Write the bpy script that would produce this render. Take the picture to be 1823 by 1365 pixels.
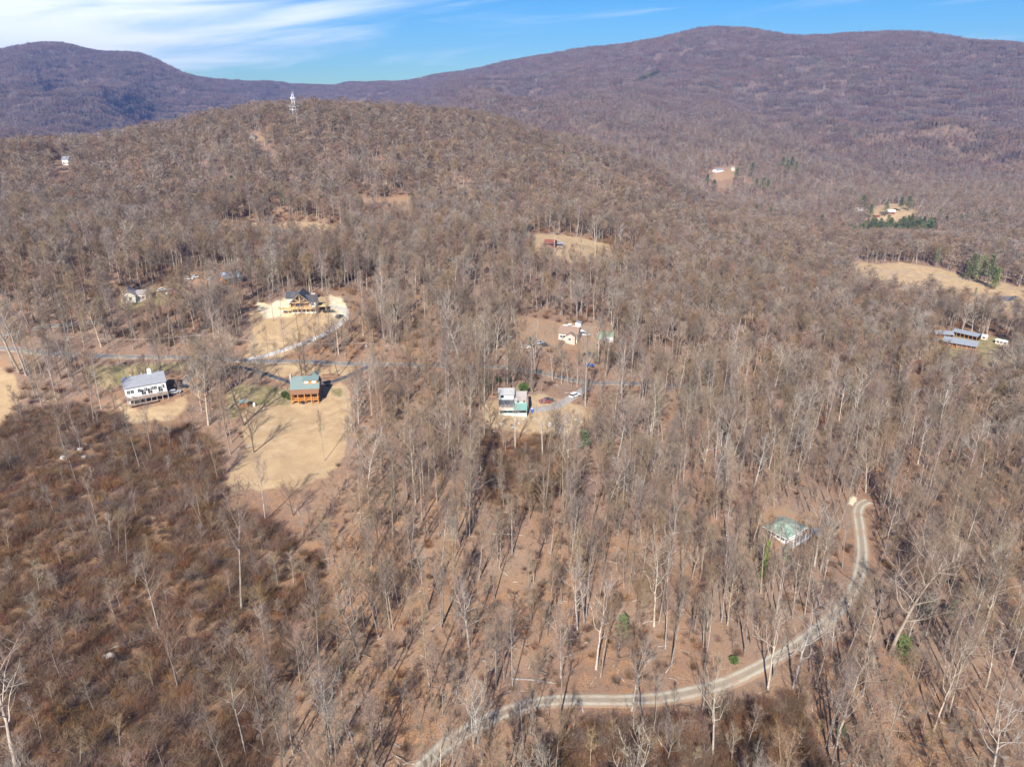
import bpy, math, random
import numpy as np
from mathutils import Vector, Matrix
rnd = random.Random(7)
nr = np.random.RandomState(11)
S = bpy.context.scene
for o in list(bpy.data.objects): bpy.data.objects.remove(o)

# ------------------------------------------------------------ camera, sky, sun
H = 122.0; PITCH = math.radians(22); FPX = 1255.0
cam_d = bpy.data.cameras.new('camera'); cam = bpy.data.objects.new('camera', cam_d)
S.collection.objects.link(cam); S.camera = cam
cam.location = (0, 0, H); cam.rotation_euler = (math.pi/2 - PITCH, 0, 0)
cam_d.sensor_width = 36; cam_d.lens = 36*FPX/1823
cam_d.clip_start = 1; cam_d.clip_end = 40000
S.render.resolution_x = 1024; S.render.resolution_y = 766
S.view_settings.view_transform = 'Standard'; S.view_settings.look = 'None'
S.view_settings.gamma = 1; S.view_settings.use_curve_mapping = False
S.view_settings.exposure = 0.95
SUN_EL = math.radians(38); SHADOW_AZ = math.radians(13)      # shadows run away from the camera, a little to the right
sun_d = bpy.data.lights.new('sun', 'SUN'); sun_d.energy = 5.0; sun_d.angle = math.radians(0.5); sun_d.color = (1, .95, .87)
sun = bpy.data.objects.new('sun', sun_d); S.collection.objects.link(sun)
ldir = Vector((math.sin(SHADOW_AZ)*math.cos(SUN_EL), math.cos(SHADOW_AZ)*math.cos(SUN_EL), -math.sin(SUN_EL)))
sun.rotation_euler = ldir.to_track_quat('-Z', 'Y').to_euler()
W = bpy.data.worlds.new('World'); S.world = W; W.use_nodes = True
nt = W.node_tree; N = nt.nodes; L = nt.links; N.clear()
def nd(t, **k):
    n = N.new(t)
    for a, b in k.items(): setattr(n, a, b)
    return n
def mth(op, a, b=None, c=None, tree=None):
    T = tree or nt
    n = T.nodes.new('ShaderNodeMath'); n.operation = op
    for i, v in enumerate((a, b, c)):
        if v is None: continue
        if isinstance(v, (int, float)): n.inputs[i].default_value = v
        else: T.links.new(v, n.inputs[i])
    return n.outputs[0]
sky = nd('ShaderNodeTexSky', sky_type='NISHITA', sun_disc=False)
sky.sun_elevation = SUN_EL; sky.sun_rotation = math.pi + SHADOW_AZ
sky.altitude = 300; sky.air_density = 1.0; sky.dust_density = 0.0; sky.ozone_density = 2.5
hsv = nd('ShaderNodeHueSaturation'); hsv.inputs['Saturation'].default_value = 1.55; hsv.inputs['Hue'].default_value = .502; hsv.inputs['Value'].default_value = 1.0
L.new(sky.outputs[0], hsv.inputs['Color'])
tc = nd('ShaderNodeTexCoord'); sp = nd('ShaderNodeSeparateXYZ'); L.new(tc.outputs['Generated'], sp.inputs[0])
X, Y, Z = sp.outputs
az_ = mth('ARCTAN2', X, Y)
el_ = mth('ARCSINE', Z)
# cirrus streaks: long in azimuth, thin in elevation, rising to the right
u = mth('MULTIPLY', az_, 3.0); v = mth('MULTIPLY', mth('SUBTRACT', el_, mth('MULTIPLY', az_, .10)), 30.0)
cmb = nd('ShaderNodeCombineXYZ'); L.new(u, cmb.inputs[0]); L.new(v, cmb.inputs[1])
nz = nd('ShaderNodeTexNoise'); nz.inputs['Scale'].default_value = 1.1; nz.inputs['Detail'].default_value = 9; nz.inputs['Roughness'].default_value = .55; nz.inputs['Distortion'].default_value = .5
L.new(cmb.outputs[0], nz.inputs['Vector'])
# more cloud to the left and higher up
bias = mth('ADD', mth('MULTIPLY', mth('ADD', az_, .19), -1.1), mth('MINIMUM', mth('MULTIPLY', mth('SUBTRACT', el_, .085), 3.5), .02))
bias = mth('MINIMUM', mth('MAXIMUM', bias, -.11), .30)
bias = mth('SUBTRACT', bias, mth('MULTIPLY', mth('MAXIMUM', mth('SUBTRACT', el_, .2), 0), .5))
cl = mth('ADD', nz.outputs[0], bias)
mr = nd('ShaderNodeMapRange', interpolation_type='SMOOTHSTEP'); L.new(cl, mr.inputs['Value'])
mr.inputs['From Min'].default_value = .38; mr.inputs['From Max'].default_value = .86; mr.inputs['To Max'].default_value = .9
mx = nd('ShaderNodeMix', data_type='RGBA'); L.new(mr.outputs[0], mx.inputs['Factor']); tn = nd('ShaderNodeMix', data_type='RGBA', blend_type='MULTIPLY'); tn.inputs['Factor'].default_value = 1; L.new(hsv.outputs[0], tn.inputs['A']); tn.inputs['B'].default_value = (.56,.95,1.25,1); L.new(tn.outputs['Result'], mx.inputs['A']); mx.inputs['B'].default_value = (16,16.2,16.6,1)
bg = nd('ShaderNodeBackground'); bg.inputs['Strength'].default_value = .05; L.new(mx.outputs['Result'], bg.inputs['Color'])
wo = nd('ShaderNodeOutputWorld'); L.new(bg.outputs[0], wo.inputs['Surface'])

# ------------------------------------------------------------ helpers
def tag(o, label=None, cat=None, group=None, kind=None):
    if label: o['label'] = label
    if cat: o['category'] = cat
    if group: o['group'] = group
    if kind: o['kind'] = kind
    return o
def empty(name, loc, rz=0, label=None, cat=None, group=None):
    o = bpy.data.objects.new(name, None); S.collection.objects.link(o)
    o.location = loc; o.rotation_euler = (0, 0, rz); o.empty_display_size = .5
    return tag(o, label, cat, group)
def copy_tree(o, parent=None):
    c = o.copy(); S.collection.objects.link(c); c.parent = parent
    for ch in o.children: copy_tree(ch, c)
    return c
class MB:
    def __init__(s): s.v = []; s.f = []
    def quad(s, a, b, c, d):
        n = len(s.v); s.v += [a, b, c, d]; s.f.append((n, n+1, n+2, n+3)); return s
    def tri(s, a, b, c):
        n = len(s.v); s.v += [a, b, c]; s.f.append((n, n+1, n+2)); return s
    def box(s, x0, x1, y0, y1, z0, z1):
        n = len(s.v)
        s.v += [(x0,y0,z0),(x1,y0,z0),(x1,y1,z0),(x0,y1,z0),(x0,y0,z1),(x1,y0,z1),(x1,y1,z1),(x0,y1,z1)]
        for q in ((0,3,2,1),(4,5,6,7),(0,1,5,4),(1,2,6,5),(2,3,7,6),(3,0,4,7)): s.f.append(tuple(n+i for i in q))
        return s
    def bar(s, a, b, w, h=None):
        a = Vector(a); b = Vector(b); h = h or w; d = (b-a).normalized()
        up = Vector((0,0,1)) if abs(d.z) < .95 else Vector((1,0,0))
        r = d.cross(up).normalized()*w/2; t = r.cross(d).normalized()*h/2; n = len(s.v)
        for p in (a, b):
            for q in (-r-t, r-t, r+t, -r+t): s.v.append(tuple(p+q))
        for q in ((3,2,1,0),(4,5,6,7),(0,1,5,4),(1,2,6,5),(2,3,7,6),(3,0,4,7)): s.f.append(tuple(n+i for i in q))
        return s
    def tube(s, pts, rad, k=6, cap=False):
        n = len(s.v); P = [Vector(p) for p in pts]
        for i, p in enumerate(P):
            d = (P[min(i+1,len(P)-1)] - P[max(i-1,0)])
            d = d.normalized() if d.length > 1e-6 else Vector((0,0,1))
            a = d.cross(Vector((.31,.95,.02))); a.normalize(); b = d.cross(a)
            for j in range(k):
                t = 2*math.pi*j/k; s.v.append(tuple(p + (a*math.cos(t)+b*math.sin(t))*rad[i]))
        for i in range(len(P)-1):
            for j in range(k):
                s.f.append((n+i*k+j, n+i*k+(j+1)%k, n+(i+1)*k+(j+1)%k, n+(i+1)*k+j))
        if cap: s.f.append(tuple(n+(len(P)-1)*k+j for j in range(k))); s.f.append(tuple(n+k-1-j for j in range(k)))
        return s
    def slab(s, a, b, c, d, t):            # a thick plate from four corners (ccw seen from above)
        q = [Vector(x) for x in (a,b,c,d)]; nrm = (q[1]-q[0]).cross(q[3]-q[0]).normalized()*t; n = len(s.v)
        s.v += [tuple(x) for x in q] + [tuple(x-nrm) for x in q]
        for f in ((0,1,2,3),(7,6,5,4),(0,4,5,1),(1,5,6,2),(2,6,7,3),(3,7,4,0)): s.f.append(tuple(n+i for i in f))
        return s
    def prism(s, poly, y0, y1):            # polygon in x,z extruded along y
        n = len(s.v); k = len(poly)
        s.v += [(x,y0,z) for x,z in poly] + [(x,y1,z) for x,z in poly]
        s.f.append(tuple(range(n,n+k))); s.f.append(tuple(range(n+2*k-1,n+k-1,-1)))
        for i in range(k): s.f.append((n+i, n+k+i, n+k+(i+1)%k, n+(i+1)%k))
        return s
    def mesh(s, name, mats):
        m = bpy.data.meshes.new(name); m.from_pydata([tuple(x) for x in s.v], [], s.f); m.validate()
        for a in (mats if isinstance(mats, (list,tuple)) else [mats]): m.materials.append(a)
        return m
    def build(s, name, mat, parent=None, smooth=False):
        m = s.mesh(name, mat); o = bpy.data.objects.new(name, m); S.collection.objects.link(o)
        if parent: o.parent = parent
        if smooth: m.polygons.foreach_set('use_smooth', [True]*len(m.polygons))
        return o

# ---- materials
def mat(name, col, rough=.85, var=.0, scale=1.0, rand=.0, bump=0, metal=0, coords='Object', spec=.3, col2=None):
    m = bpy.data.materials.new(name); m.use_nodes = True; T = m.node_tree; B = T.nodes['Principled BSDF']
    B.inputs['Roughness'].default_value = rough; B.inputs['Metallic'].default_value = metal
    B.inputs['Specular IOR Level'].default_value = spec
    c = tuple(col)+(1,)
    rgb = T.nodes.new('ShaderNodeRGB'); rgb.outputs[0].default_value = c; out = rgb.outputs[0]
    tcn = T.nodes.new('ShaderNodeTexCoord')
    if col2 is not None or var or bump:
        n = T.nodes.new('ShaderNodeTexNoise'); n.inputs['Scale'].default_value = scale; n.inputs['Detail'].default_value = 5
        T.links.new(tcn.outputs[coords], n.inputs['Vector'])
        if col2 is not None:
            mi = T.nodes.new('ShaderNodeMix'); mi.data_type = 'RGBA'; r_ = T.nodes.new('ShaderNodeMapRange')
            r_.inputs['From Min'].default_value = .35; r_.inputs['From Max'].default_value = .65
            T.links.new(n.outputs[0], r_.inputs[0]); T.links.new(r_.outputs[0], mi.inputs['Factor'])
            T.links.new(out, mi.inputs['A']); mi.inputs['B'].default_value = tuple(col2)+(1,); out = mi.outputs['Result']
        if var:
            h = T.nodes.new('ShaderNodeHueSaturation'); T.links.new(out, h.inputs['Color'])
            T.links.new(mth('ADD', mth('MULTIPLY', n.outputs[0], 2*var, tree=T), 1-var, tree=T), h.inputs['Value']); out = h.outputs[0]
        if bump:
            bp = T.nodes.new('ShaderNodeBump'); bp.inputs['Strength'].default_value = bump; T.links.new(n.outputs[0], bp.inputs['Height']); T.links.new(bp.outputs[0], B.inputs['Normal'])
    if rand:
        oi = T.nodes.new('ShaderNodeObjectInfo'); h = T.nodes.new('ShaderNodeHueSaturation'); T.links.new(out, h.inputs['Color'])
        T.links.new(mth('ADD', mth('MULTIPLY', oi.outputs['Random'], 2*rand, tree=T), 1-rand, tree=T), h.inputs['Value'])
        f = mth('FRACT', mth('MULTIPLY', oi.outputs['Random'], 17.3, tree=T), tree=T)
        T.links.new(mth('ADD', mth('MULTIPLY', f, .7, tree=T), .6, tree=T), h.inputs['Saturation'])
        f2 = mth('FRACT', mth('MULTIPLY', oi.outputs['Random'], 41.7, tree=T), tree=T)
        T.links.new(mth('ADD', mth('MULTIPLY', f2, .04, tree=T), .48, tree=T), h.inputs['Hue'])
        out = h.outputs[0]
    T.links.new(out, B.inputs['Base Color'])
    return m
M = {}
M['bark_pale'] = mat('bark_pale', (.47,.42,.35), var=.25, scale=1.2, rand=.22, col2=(.25,.20,.16))
M['bark_grey'] = mat('bark_grey', (.34,.285,.23), var=.25, scale=1.2, rand=.35, col2=(.16,.125,.10))
M['bark_dark'] = mat('bark_dark', (.15,.115,.09), var=.3, scale=2, rand=.3)
M['twig'] = mat('twig', (.215,.150,.103), rand=.35)
M['twig_far'] = mat('twig_far', (.16,.105,.085), rand=.3)
M['twig_far2'] = mat('twig_far2', (.17,.13,.11), rand=.3)
M['bark_far'] = mat('bark_far', (.20,.165,.14), rand=.3)
M['twig_pale'] = mat('twig_pale', (.25,.205,.165), rand=.25)
M['brush'] = mat('brush', (.165,.095,.055), rand=.5)
M['needles'] = mat('needles', (.12,.145,.06), rand=.4, var=.3, scale=.6)
M['bright_leaves'] = mat('bright_leaves', (.075,.12,.03), var=.3, scale=1)
M['white_paint'] = mat('white_paint', (.80,.79,.76), var=.05, scale=2)
M['cream'] = mat('cream', (.62,.57,.47), var=.08, scale=1)
M['grey_shingle'] = mat('grey_shingle', (.24,.25,.27), var=.22, scale=1.2)
M['dark_shingle'] = mat('dark_shingle', (.06,.063,.075), var=.25, scale=2)
M['brown_shingle'] = mat('brown_shingle', (.24,.165,.125), var=.25, scale=1.5)
M['green_metal'] = mat('green_metal', (.15,.20,.19), var=.12, scale=1, rough=.55)
M['teal_metal'] = mat('teal_metal', (.17,.32,.28), var=.15, scale=1, rough=.5)
M['log_orange'] = mat('log_orange', (.46,.20,.055), var=.25, scale=2)
M['log_brown'] = mat('log_brown', (.23,.12,.065), var=.3, scale=2)
M['new_timber'] = mat('new_timber', (.62,.43,.20), var=.15, scale=2)
M['mint'] = mat('mint', (.50,.60,.53), var=.08, scale=1)
M['grey_roof'] = mat('grey_roof', (.34,.34,.33), var=.15, scale=1)
M['taupe_roof'] = mat('taupe_roof', (.33,.29,.27), var=.15, scale=1)
M['stone'] = mat('stone', (.45,.42,.38), var=.3, scale=1.5, col2=(.30,.27,.24))
M['concrete'] = mat('concrete', (.45,.43,.40), var=.1, scale=1)
M['deck_wood'] = mat('deck_wood', (.28,.20,.15), var=.2, scale=2)
M['grey_deck'] = mat('grey_deck', (.33,.31,.29), var=.2, scale=2)
M['glass'] = mat('glass', (.03,.035,.045), rough=.12, spec=.6)
M['black'] = mat('black', (.02,.02,.022), rough=.7)
M['red_wood'] = mat('red_wood', (.20,.065,.045), var=.2, scale=2)
M['rust_brown'] = mat('rust_brown', (.22,.10,.05), var=.3, scale=1)
M['blue_metal'] = mat('blue_metal', (.33,.40,.48), var=.15, scale=1, rough=.5)
M['pale_metal'] = mat('pale_metal', (.23,.25,.28), var=.12, scale=.5, rough=.45)
M['blue_plastic'] = mat('blue_plastic', (.03,.12,.45), rough=.5)
M['green_tarp'] = mat('green_tarp', (.20,.30,.22), var=.2, scale=1)
M['car_white'] = mat('car_white', (.78,.78,.78), rough=.35, spec=.5)
M['car_red'] = mat('car_red', (.30,.04,.04), rough=.35, spec=.5)
M['car_dark'] = mat('car_dark', (.05,.055,.065), rough=.3, spec=.5)
M['car_silver'] = mat('car_silver', (.42,.43,.45), rough=.35, spec=.5)
M['car_blue'] = mat('car_blue', (.03,.10,.42), rough=.35, spec=.5)
M['tyre'] = mat('tyre', (.03,.03,.03))
M['steel_white'] = mat('steel_white', (.8,.8,.8), rough=.5)
M['moss'] = mat('moss', (.12,.17,.03), var=.3, scale=3)
M['salmon'] = mat('salmon', (.50,.38,.32), var=.1, scale=2)
M['rock'] = mat('rock', (.42,.40,.37), var=.3, scale=2, bump=.4)

# ---- numpy value noise
def _h(i, j, s):
    n = (i*374761393 + j*668265263 + s*1442695041) & 0xffffffff
    n = ((n ^ (n >> 13))*1274126177) & 0xffffffff
    return ((n ^ (n >> 16)) & 0xffffff)/float(0xffffff)
def vnoise(x, y, s=0):
    xi = np.floor(x).astype(np.int64); yi = np.floor(y).astype(np.int64); fx = x-xi; fy = y-yi
    fx = fx*fx*(3-2*fx); fy = fy*fy*(3-2*fy)
    a = _h(xi,yi,s); b = _h(xi+1,yi,s); c = _h(xi,yi+1,s); d = _h(xi+1,yi+1,s)
    return (a*(1-fx)+b*fx)*(1-fy) + (c*(1-fx)+d*fx)*fy
def fbm(x, y, s=0, o=4):
    t = 0; a = .5
    for k in range(o): t = t + a*(vnoise(x, y, s+k)-.5); x = x*2.03+17; y = y*2.03+5; a *= .5
    return t

# ------------------------------------------------------------ terrain: height as a function of place, surveyed at control points
cp, sp_ = math.cos(PITCH), math.sin(PITCH)
def ray(px, py):
    x = px-911.5; y = 682.5-py
    return np.array([x, FPX*cp + y*sp_, -FPX*sp_ + y*cp])
CT = []
def P(px, py, r=None, z=None, c=0):
    d = ray(px, py); h = math.hypot(d[0], d[1])
    if r is None: r = (z-H)/d[2]*h
    zz = H + d[2]/h*r - (c if z is None else 0)
    CT.append((math.atan2(d[0], d[1]), math.log(r), zz)); return r, zz
def Q(px, r, z): CT.append((math.atan2(px-911.5, FPX/cp), math.log(r), z))
for y_, zs in ((1365,(5,3,0,-3,-5)), (1200,(6,4,1,-3,-6)), (1000,(9,8,4,-3,-8)), (850,(13,12,8,-2,-11)), (720,(15,16,12,-5,-17)), (650,(21,19,15,-7,-22))):
    for x_, z_ in zip((0,450,911,1370,1823), zs): P(x_, y_, z=z_)
    P(-400, y_, z=zs[0]-3); P(2200, y_, z=zs[-1]-2)
for x in (-600, 0, 911, 1823, 2400): Q(x, 45, 2); Q(x, 18, 3)
P(0,590,z=26); P(230,600,z=25); P(545,600,z=22); P(545,545,z=28); P(911,590,z=17); P(1370,590,z=-11); P(1823,600,z=-27)
P(0,520,z=35); P(245,530,z=31); P(415,500,z=33); P(911,520,z=21); P(1370,520,z=-16); P(1700,500,z=-30); P(1823,530,z=-32)
P(0,430,z=40); P(230,430,z=34); P(440,412,z=28); P(700,440,z=28); P(985,440,z=25); P(1200,440,z=0); P(1400,440,z=-22); P(1580,410,z=-58); P(1823,440,z=-44)
P(0,350,z=48); P(300,340,650,c=16); P(600,330,620,c=16); P(850,340,650,c=16)
for a in ((-300,290,850),(0,262,820),(200,243,850),(400,206,860),(525,192,870),(620,183,900),(750,190,950),(900,206,1040),(1040,250,1080),(1183,304,1120),(1355,365,1150)): P(*a, c=16)
P(525,245,770,c=16); P(800,240,830,c=16)
P(950,265,840,c=16); P(1050,300,850,c=16); P(1255,380,850,c=16); Q(1130,960,-14); Q(1000,945,8); Q(1220,980,-30)
for px, z in ((-300,10),(0,5),(300,20),(600,25),(900,10)): Q(px,1250,z+5); Q(px,1600,-60 if px<700 else -45)
Q(-300,2100,-60); Q(0,2000,-50); Q(300,2200,-60); Q(600,2400,-30)
P(1290,308,1500); P(1583,380,1250); P(1700,320,1650,c=16); P(1823,340,1500,c=16); P(2200,330,1500,c=16); P(1450,330,1500,c=16); Q(1300,1300,-50); P(1823,390,1150,c=16); P(1700,420,900,c=14)
for a in ((780,168,2600),(950,185,2200),(1140,190,2200),(1140,145,2900),(1300,230,2050),(1300,150,2900),(1500,250,2000),(1500,150,2900),(1700,150,2900),(1823,180,2700),(1700,240,2050),(1823,260,1950),(2200,200,2600),(2200,280,1900),(950,140,3200)): P(*a, c=12)
for a in ((-300,225,2300),(0,215,2500),(0,160,3200),(200,190,3000),(200,140,3700),(320,180,3600),(480,175,4400),(-300,170,3200),(640,170,4300)): P(*a, c=12)
SKY = [(-500,120,4300),(-250,95,4300),(-100,92,4300),(0,85,4300),(50,76,4400),(110,75,4400),(160,88,4400),(240,93,4500),(290,112,4600),(350,138,5000),(380,140,5200),(430,143,5400),(500,148,5600),(560,151,5700),(600,157,5800),(650,148,5600),(700,150,5400),(780,132,5000),(850,120,4700),(950,103,4400),(1070,85,4200),(1180,68,4000),(1230,55,3950),(1280,47,3900),(1330,50,3900),(1390,62,3950),(1430,66,4000),(1500,58,4000),(1600,53,4000),(1640,57,4050),(1700,70,4100),(1750,80,4150),(1823,88,4200),(2000,95,4300),(2300,120,4300)]
for a in SKY:
    r, z = P(*a, c=15); Q(a[0], r*1.2, z-100); Q(a[0], r*1.8, z-350); Q(a[0], 14000, -100)
CT = np.array(CT); SA = 1.6
def _phi(d2): return .5*d2*np.log(d2+1e-9)
A_ = np.stack([CT[:,0]*SA, CT[:,1]], 1); n_ = len(A_)
D2 = ((A_[:,None]-A_[None])**2).sum(-1); K = _phi(D2) + np.eye(n_)*2e-4
PM = np.concatenate([np.ones((n_,1)), A_], 1)
sys_ = np.block([[K, PM], [PM.T, np.zeros((3,3))]])
sol = np.linalg.solve(sys_, np.concatenate([CT[:,2], np.zeros(3)]))
NA, NR = 660, 640
AZ = np.linspace(math.radians(-60), math.radians(60), NA); LR = np.linspace(math.log(18), math.log(8000), NR)
ga, gl = np.meshgrid(AZ, LR); qa = ga.ravel()*SA; ql = gl.ravel(); zz = sol[n_] + sol[n_+1]*qa + sol[n_+2]*ql
for i in range(n_): zz += sol[i]*_phi((qa-A_[i,0])**2 + (ql-A_[i,1])**2)
GR = np.exp(gl); GX = GR*np.sin(ga); GY = GR*np.cos(ga); GZ = zz.reshape(GX.shape)
# relief: hummocks near, gullies and spurs on the hills
GZ += fbm(GX/28, GY/28, 3)*2.2*np.clip(GR/200, .3, 1) + fbm(GX/150, GY/150, 9, 3)*np.clip((GR-300)/60, 0, 14)
far = np.clip((GR-1250)/1100, 0, 1)
gx = GX*.8+GY*.35; gy = GY*.8-GX*.35
rg = 1-np.abs(2*vnoise(gx/330+fbm(GX/500,GY/500,4)*1.4, gy/800, 21)-1) - .5
rg2 = 1-np.abs(2*vnoise(GX/170+fbm(GX/300,GY/300,6), GY/420, 22)-1) - .5
crest = np.zeros_like(GZ)
sk = np.array([(math.atan2(a[0]-911.5, FPX/cp), a[2]) for a in SKY]); rc = np.interp(ga, sk[:,0], sk[:,1])
crest = np.clip(np.abs(GR-rc)/rc/.28, 0, 1)
GZ += far*((rg-.5)*150 + rg2*42)*np.clip(crest,.06,1)*np.where(ga<-.1,1.15,.85)
def zg(x, y):
    x = np.asarray(x, float); y = np.asarray(y, float)
    a = (np.arctan2(x, y)-AZ[0])/(AZ[1]-AZ[0]); l = (np.log(np.hypot(x, y)+1e-6)-LR[0])/(LR[1]-LR[0])
    a = np.clip(a, 0, NA-1.001); l = np.clip(l, 0, NR-1.001); i = a.astype(int); j = l.astype(int); a = a-i; l = l-j
    return (GZ[j,i]*(1-a)+GZ[j,i+1]*a)*(1-l) + (GZ[j+1,i]*(1-a)+GZ[j+1,i+1]*a)*l
RS = np.exp(np.linspace(math.log(50), math.log(9000), 3000))
def at(px, py):
    d = ray(px, py); h = math.hypot(d[0], d[1]); x = d[0]/h*RS; y = d[1]/h*RS; z = H + d[2]/h*RS
    g = z-zg(x, y); k = np.argmax(g < 0) if (g < 0).any() else len(RS)-1
    k = max(k,1); t = g[k-1]/(g[k-1]-g[k]+1e-9); r = RS[k-1]+(RS[k]-RS[k-1])*min(max(t,0),1)
    return Vector((d[0]/h*r, d[1]/h*r, float(zg(d[0]/h*r, d[1]/h*r))))
def on_plane(px, py, z):
    d = ray(px, py); t = (z-H)/d[2]; return Vector((d[0]*t, d[1]*t, z))

# ------------------------------------------------------------ clearings (outlines on the ground)
CLR = {   # name: (kind 0 dry grass, 1 dull green grass, 2 bare pale soil, 3 mown leaf litter / gravel yard, outline)
 'yard': (0, [(452,700),(480,690),(515,692),(572,690),(600,680),(622,690),(628,760),(604,800),(580,846),(510,866),(430,874),(392,866),(430,835),(455,800),(444,750)]),
 'lawn': (0, [(430,648),(480,648),(640,655),(610,670),(560,668),(520,668),(480,665)]),
 'garden': (1, [(420,695),(450,680),(512,690),(512,715),(470,722),(430,745),(415,730)]),
 'side_lawn': (1, [(575,695),(605,690),(600,706),(580,708)]),
 'timber': (0, [(455,552),(500,528),(600,528),(622,552),(600,575),(540,610),(470,640),(448,634),(462,600)]),
 'timber_soil': (2, [(460,540),(500,528),(510,545),(500,562),(470,565)]),
 'timber_soil2': (2, [(570,524),(612,530),(624,560),(600,566),(575,560)]),
 'white_lawn': (1, [(150,648),(340,644),(330,655),(230,668),(190,690),(160,672)]),
 'bank': (0, [(200,700),(232,722),(300,712),(318,700),(330,715),(300,740),(230,750)]),
 'left_field': (0, [(-120,655),(0,650),(24,668),(38,700),(30,726),(0,758),(-120,790)]),
 'left_verge': (3, [(-60,628),(60,636),(60,652),(-60,660)]),
 'green_yard': (0, [(842,722),(885,715),(960,700),(1010,716),(1070,728),(1075,752),(1020,768),(950,772),(880,762),(850,745)]),
 'brown_yard': (3, [(925,563),(1000,572),(1100,585),(1096,610),(1052,645),(1030,640),(1010,618),(930,625)]),
 'red_clearing': (0, [(940,416),(1000,418),(1085,436),(1155,458),(1060,470),(1000,464),(945,445)]),
 'hill_field': (0, [(1525,466),(1600,468),(1700,484),(1760,501),(1840,515),(1840,575),(1770,548),(1700,540),(1600,516),(1545,494)]),
 'ranch_yard': (1, [(1660,596),(1790,600),(1806,625),(1770,655),(1680,655),(1655,615)]),
 'barn_clearing': (0, [(1535,390),(1560,375),(1583,362),(1625,368),(1634,384),(1590,392),(1550,394)]),
 'valley_clearing': (3, [(1270,300),(1312,296),(1308,320),(1285,324),(1266,314)]),
 'terrace': (0, [(408,398),(520,396),(610,404),(608,418),(480,424),(410,420)]),
 'old_yard': (1, [(205,528),(290,505),(330,505),(330,530),(245,548),(210,548)]),
 'car_yard': (3, [(320,486),(400,482),(440,495),(430,512),(390,510),(330,506)]),
 'cabin_yard': (3, [(1345,915),(1400,900),(1470,935),(1475,965),(1440,985),(1400,1000),(1350,985)]),
 'sand': (2, [(1514,884),(1534,884),(1536,898),(1516,900)]),
 'slope_clearing': (3, [(640,352),(750,352),(752,366),(640,368)]),
 'hill_clearing': (3, [(92,280),(124,284),(126,297),(94,297)]),
 'top_clearing': (3, [(444,238),(470,240),(470,252),(446,250)]),
 'far_clearing': (0, [(938,180),(968,180),(966,188),(940,188)]),
 'far_clearing2': (3, [(1740,208),(1770,208),(1765,220),(1745,222)]),
}
poly = {}
for k, (kd, pl) in CLR.items(): poly[k] = (kd, np.array([tuple(at(*p))[:2] for p in pl]))
def inside(x, y, pg):
    c = np.zeros(x.shape, bool); j = len(pg)-1
    for i in range(len(pg)):
        xi, yi = pg[i]; xj, yj = pg[j]
        c ^= ((yi > y) != (yj > y)) & (x < (xj-xi)*(y-yi)/(yj-yi+1e-12)+xi); j = i
    return c
def jitter(x, y):
    r = np.hypot(x, y); k = np.clip(r/250, .6, 3)
    return x + fbm(x/12/k, y/12/k, 31, 3)*13*k, y + fbm(x/12/k, y/12/k, 47, 3)*9*k
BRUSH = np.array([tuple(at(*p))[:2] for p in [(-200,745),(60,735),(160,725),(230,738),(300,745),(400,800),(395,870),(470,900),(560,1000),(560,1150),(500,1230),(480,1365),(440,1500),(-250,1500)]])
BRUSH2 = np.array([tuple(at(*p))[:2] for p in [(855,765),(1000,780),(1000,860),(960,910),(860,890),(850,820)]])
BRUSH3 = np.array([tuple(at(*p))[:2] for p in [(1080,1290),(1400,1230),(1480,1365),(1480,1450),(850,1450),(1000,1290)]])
MASK = {0: np.zeros(GX.shape), 1: np.zeros(GX.shape), 2: np.zeros(GX.shape), 3: np.zeros(GX.shape)}
jx, jy = jitter(GX, GY)
for k, (kd, pg) in poly.items():
    MASK[kd] = np.maximum(MASK[kd], inside(jx, jy, pg).astype(float))
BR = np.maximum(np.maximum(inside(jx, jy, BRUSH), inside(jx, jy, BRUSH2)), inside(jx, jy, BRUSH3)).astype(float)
def blur(m):
    for _ in range(1):
        m = (m + np.roll(m,1,0) + np.roll(m,-1,0) + np.roll(m,1,1) + np.roll(m,-1,1))/5
    return m

tv = np.stack([GX.ravel(), GY.ravel(), GZ.ravel()], 1)
ii, jj = np.meshgrid(np.arange(NA-1), np.arange(NR-1)); b0 = (jj*NA+ii).ravel()
tf = np.stack([b0, b0+NA, b0+NA+1, b0+1], 1)[:, ::-1]
tm = bpy.data.meshes.new('ground'); tm.vertices.add(len(tv)); tm.vertices.foreach_set('co', tv.ravel().astype(np.float32))
tm.loops.add(tf.size); tm.loops.foreach_set('vertex_index', tf.ravel().astype(np.int32))
tm.polygons.add(len(tf)); tm.polygons.foreach_set('loop_start', np.arange(0, tf.size, 4, dtype=np.int32))
tm.polygons.foreach_set('use_smooth', np.ones(len(tf), bool)); tm.update(); tm.validate()
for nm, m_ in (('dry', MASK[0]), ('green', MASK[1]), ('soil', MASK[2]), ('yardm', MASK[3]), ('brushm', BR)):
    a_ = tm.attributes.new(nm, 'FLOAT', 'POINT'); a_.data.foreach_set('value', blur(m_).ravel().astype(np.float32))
gm = bpy.data.materials.new('leaf_litter_ground'); gm.use_nodes = True; T = gm.node_tree; B = T.nodes['Principled BSDF']; B.inputs['Roughness'].default_value = .95; B.inputs['Specular IOR Level'].default_value = .1
geo = T.nodes.new('ShaderNodeNewGeometry')
def gnoise(sc, det=4, rough=.6):
    n = T.nodes.new('ShaderNodeTexNoise'); n.inputs['Scale'].default_value = sc; n.inputs['Detail'].default_value = det; n.inputs['Roughness'].default_value = rough
    T.links.new(geo.outputs['Position'], n.inputs['Vector']); return n.outputs[0]
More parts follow.
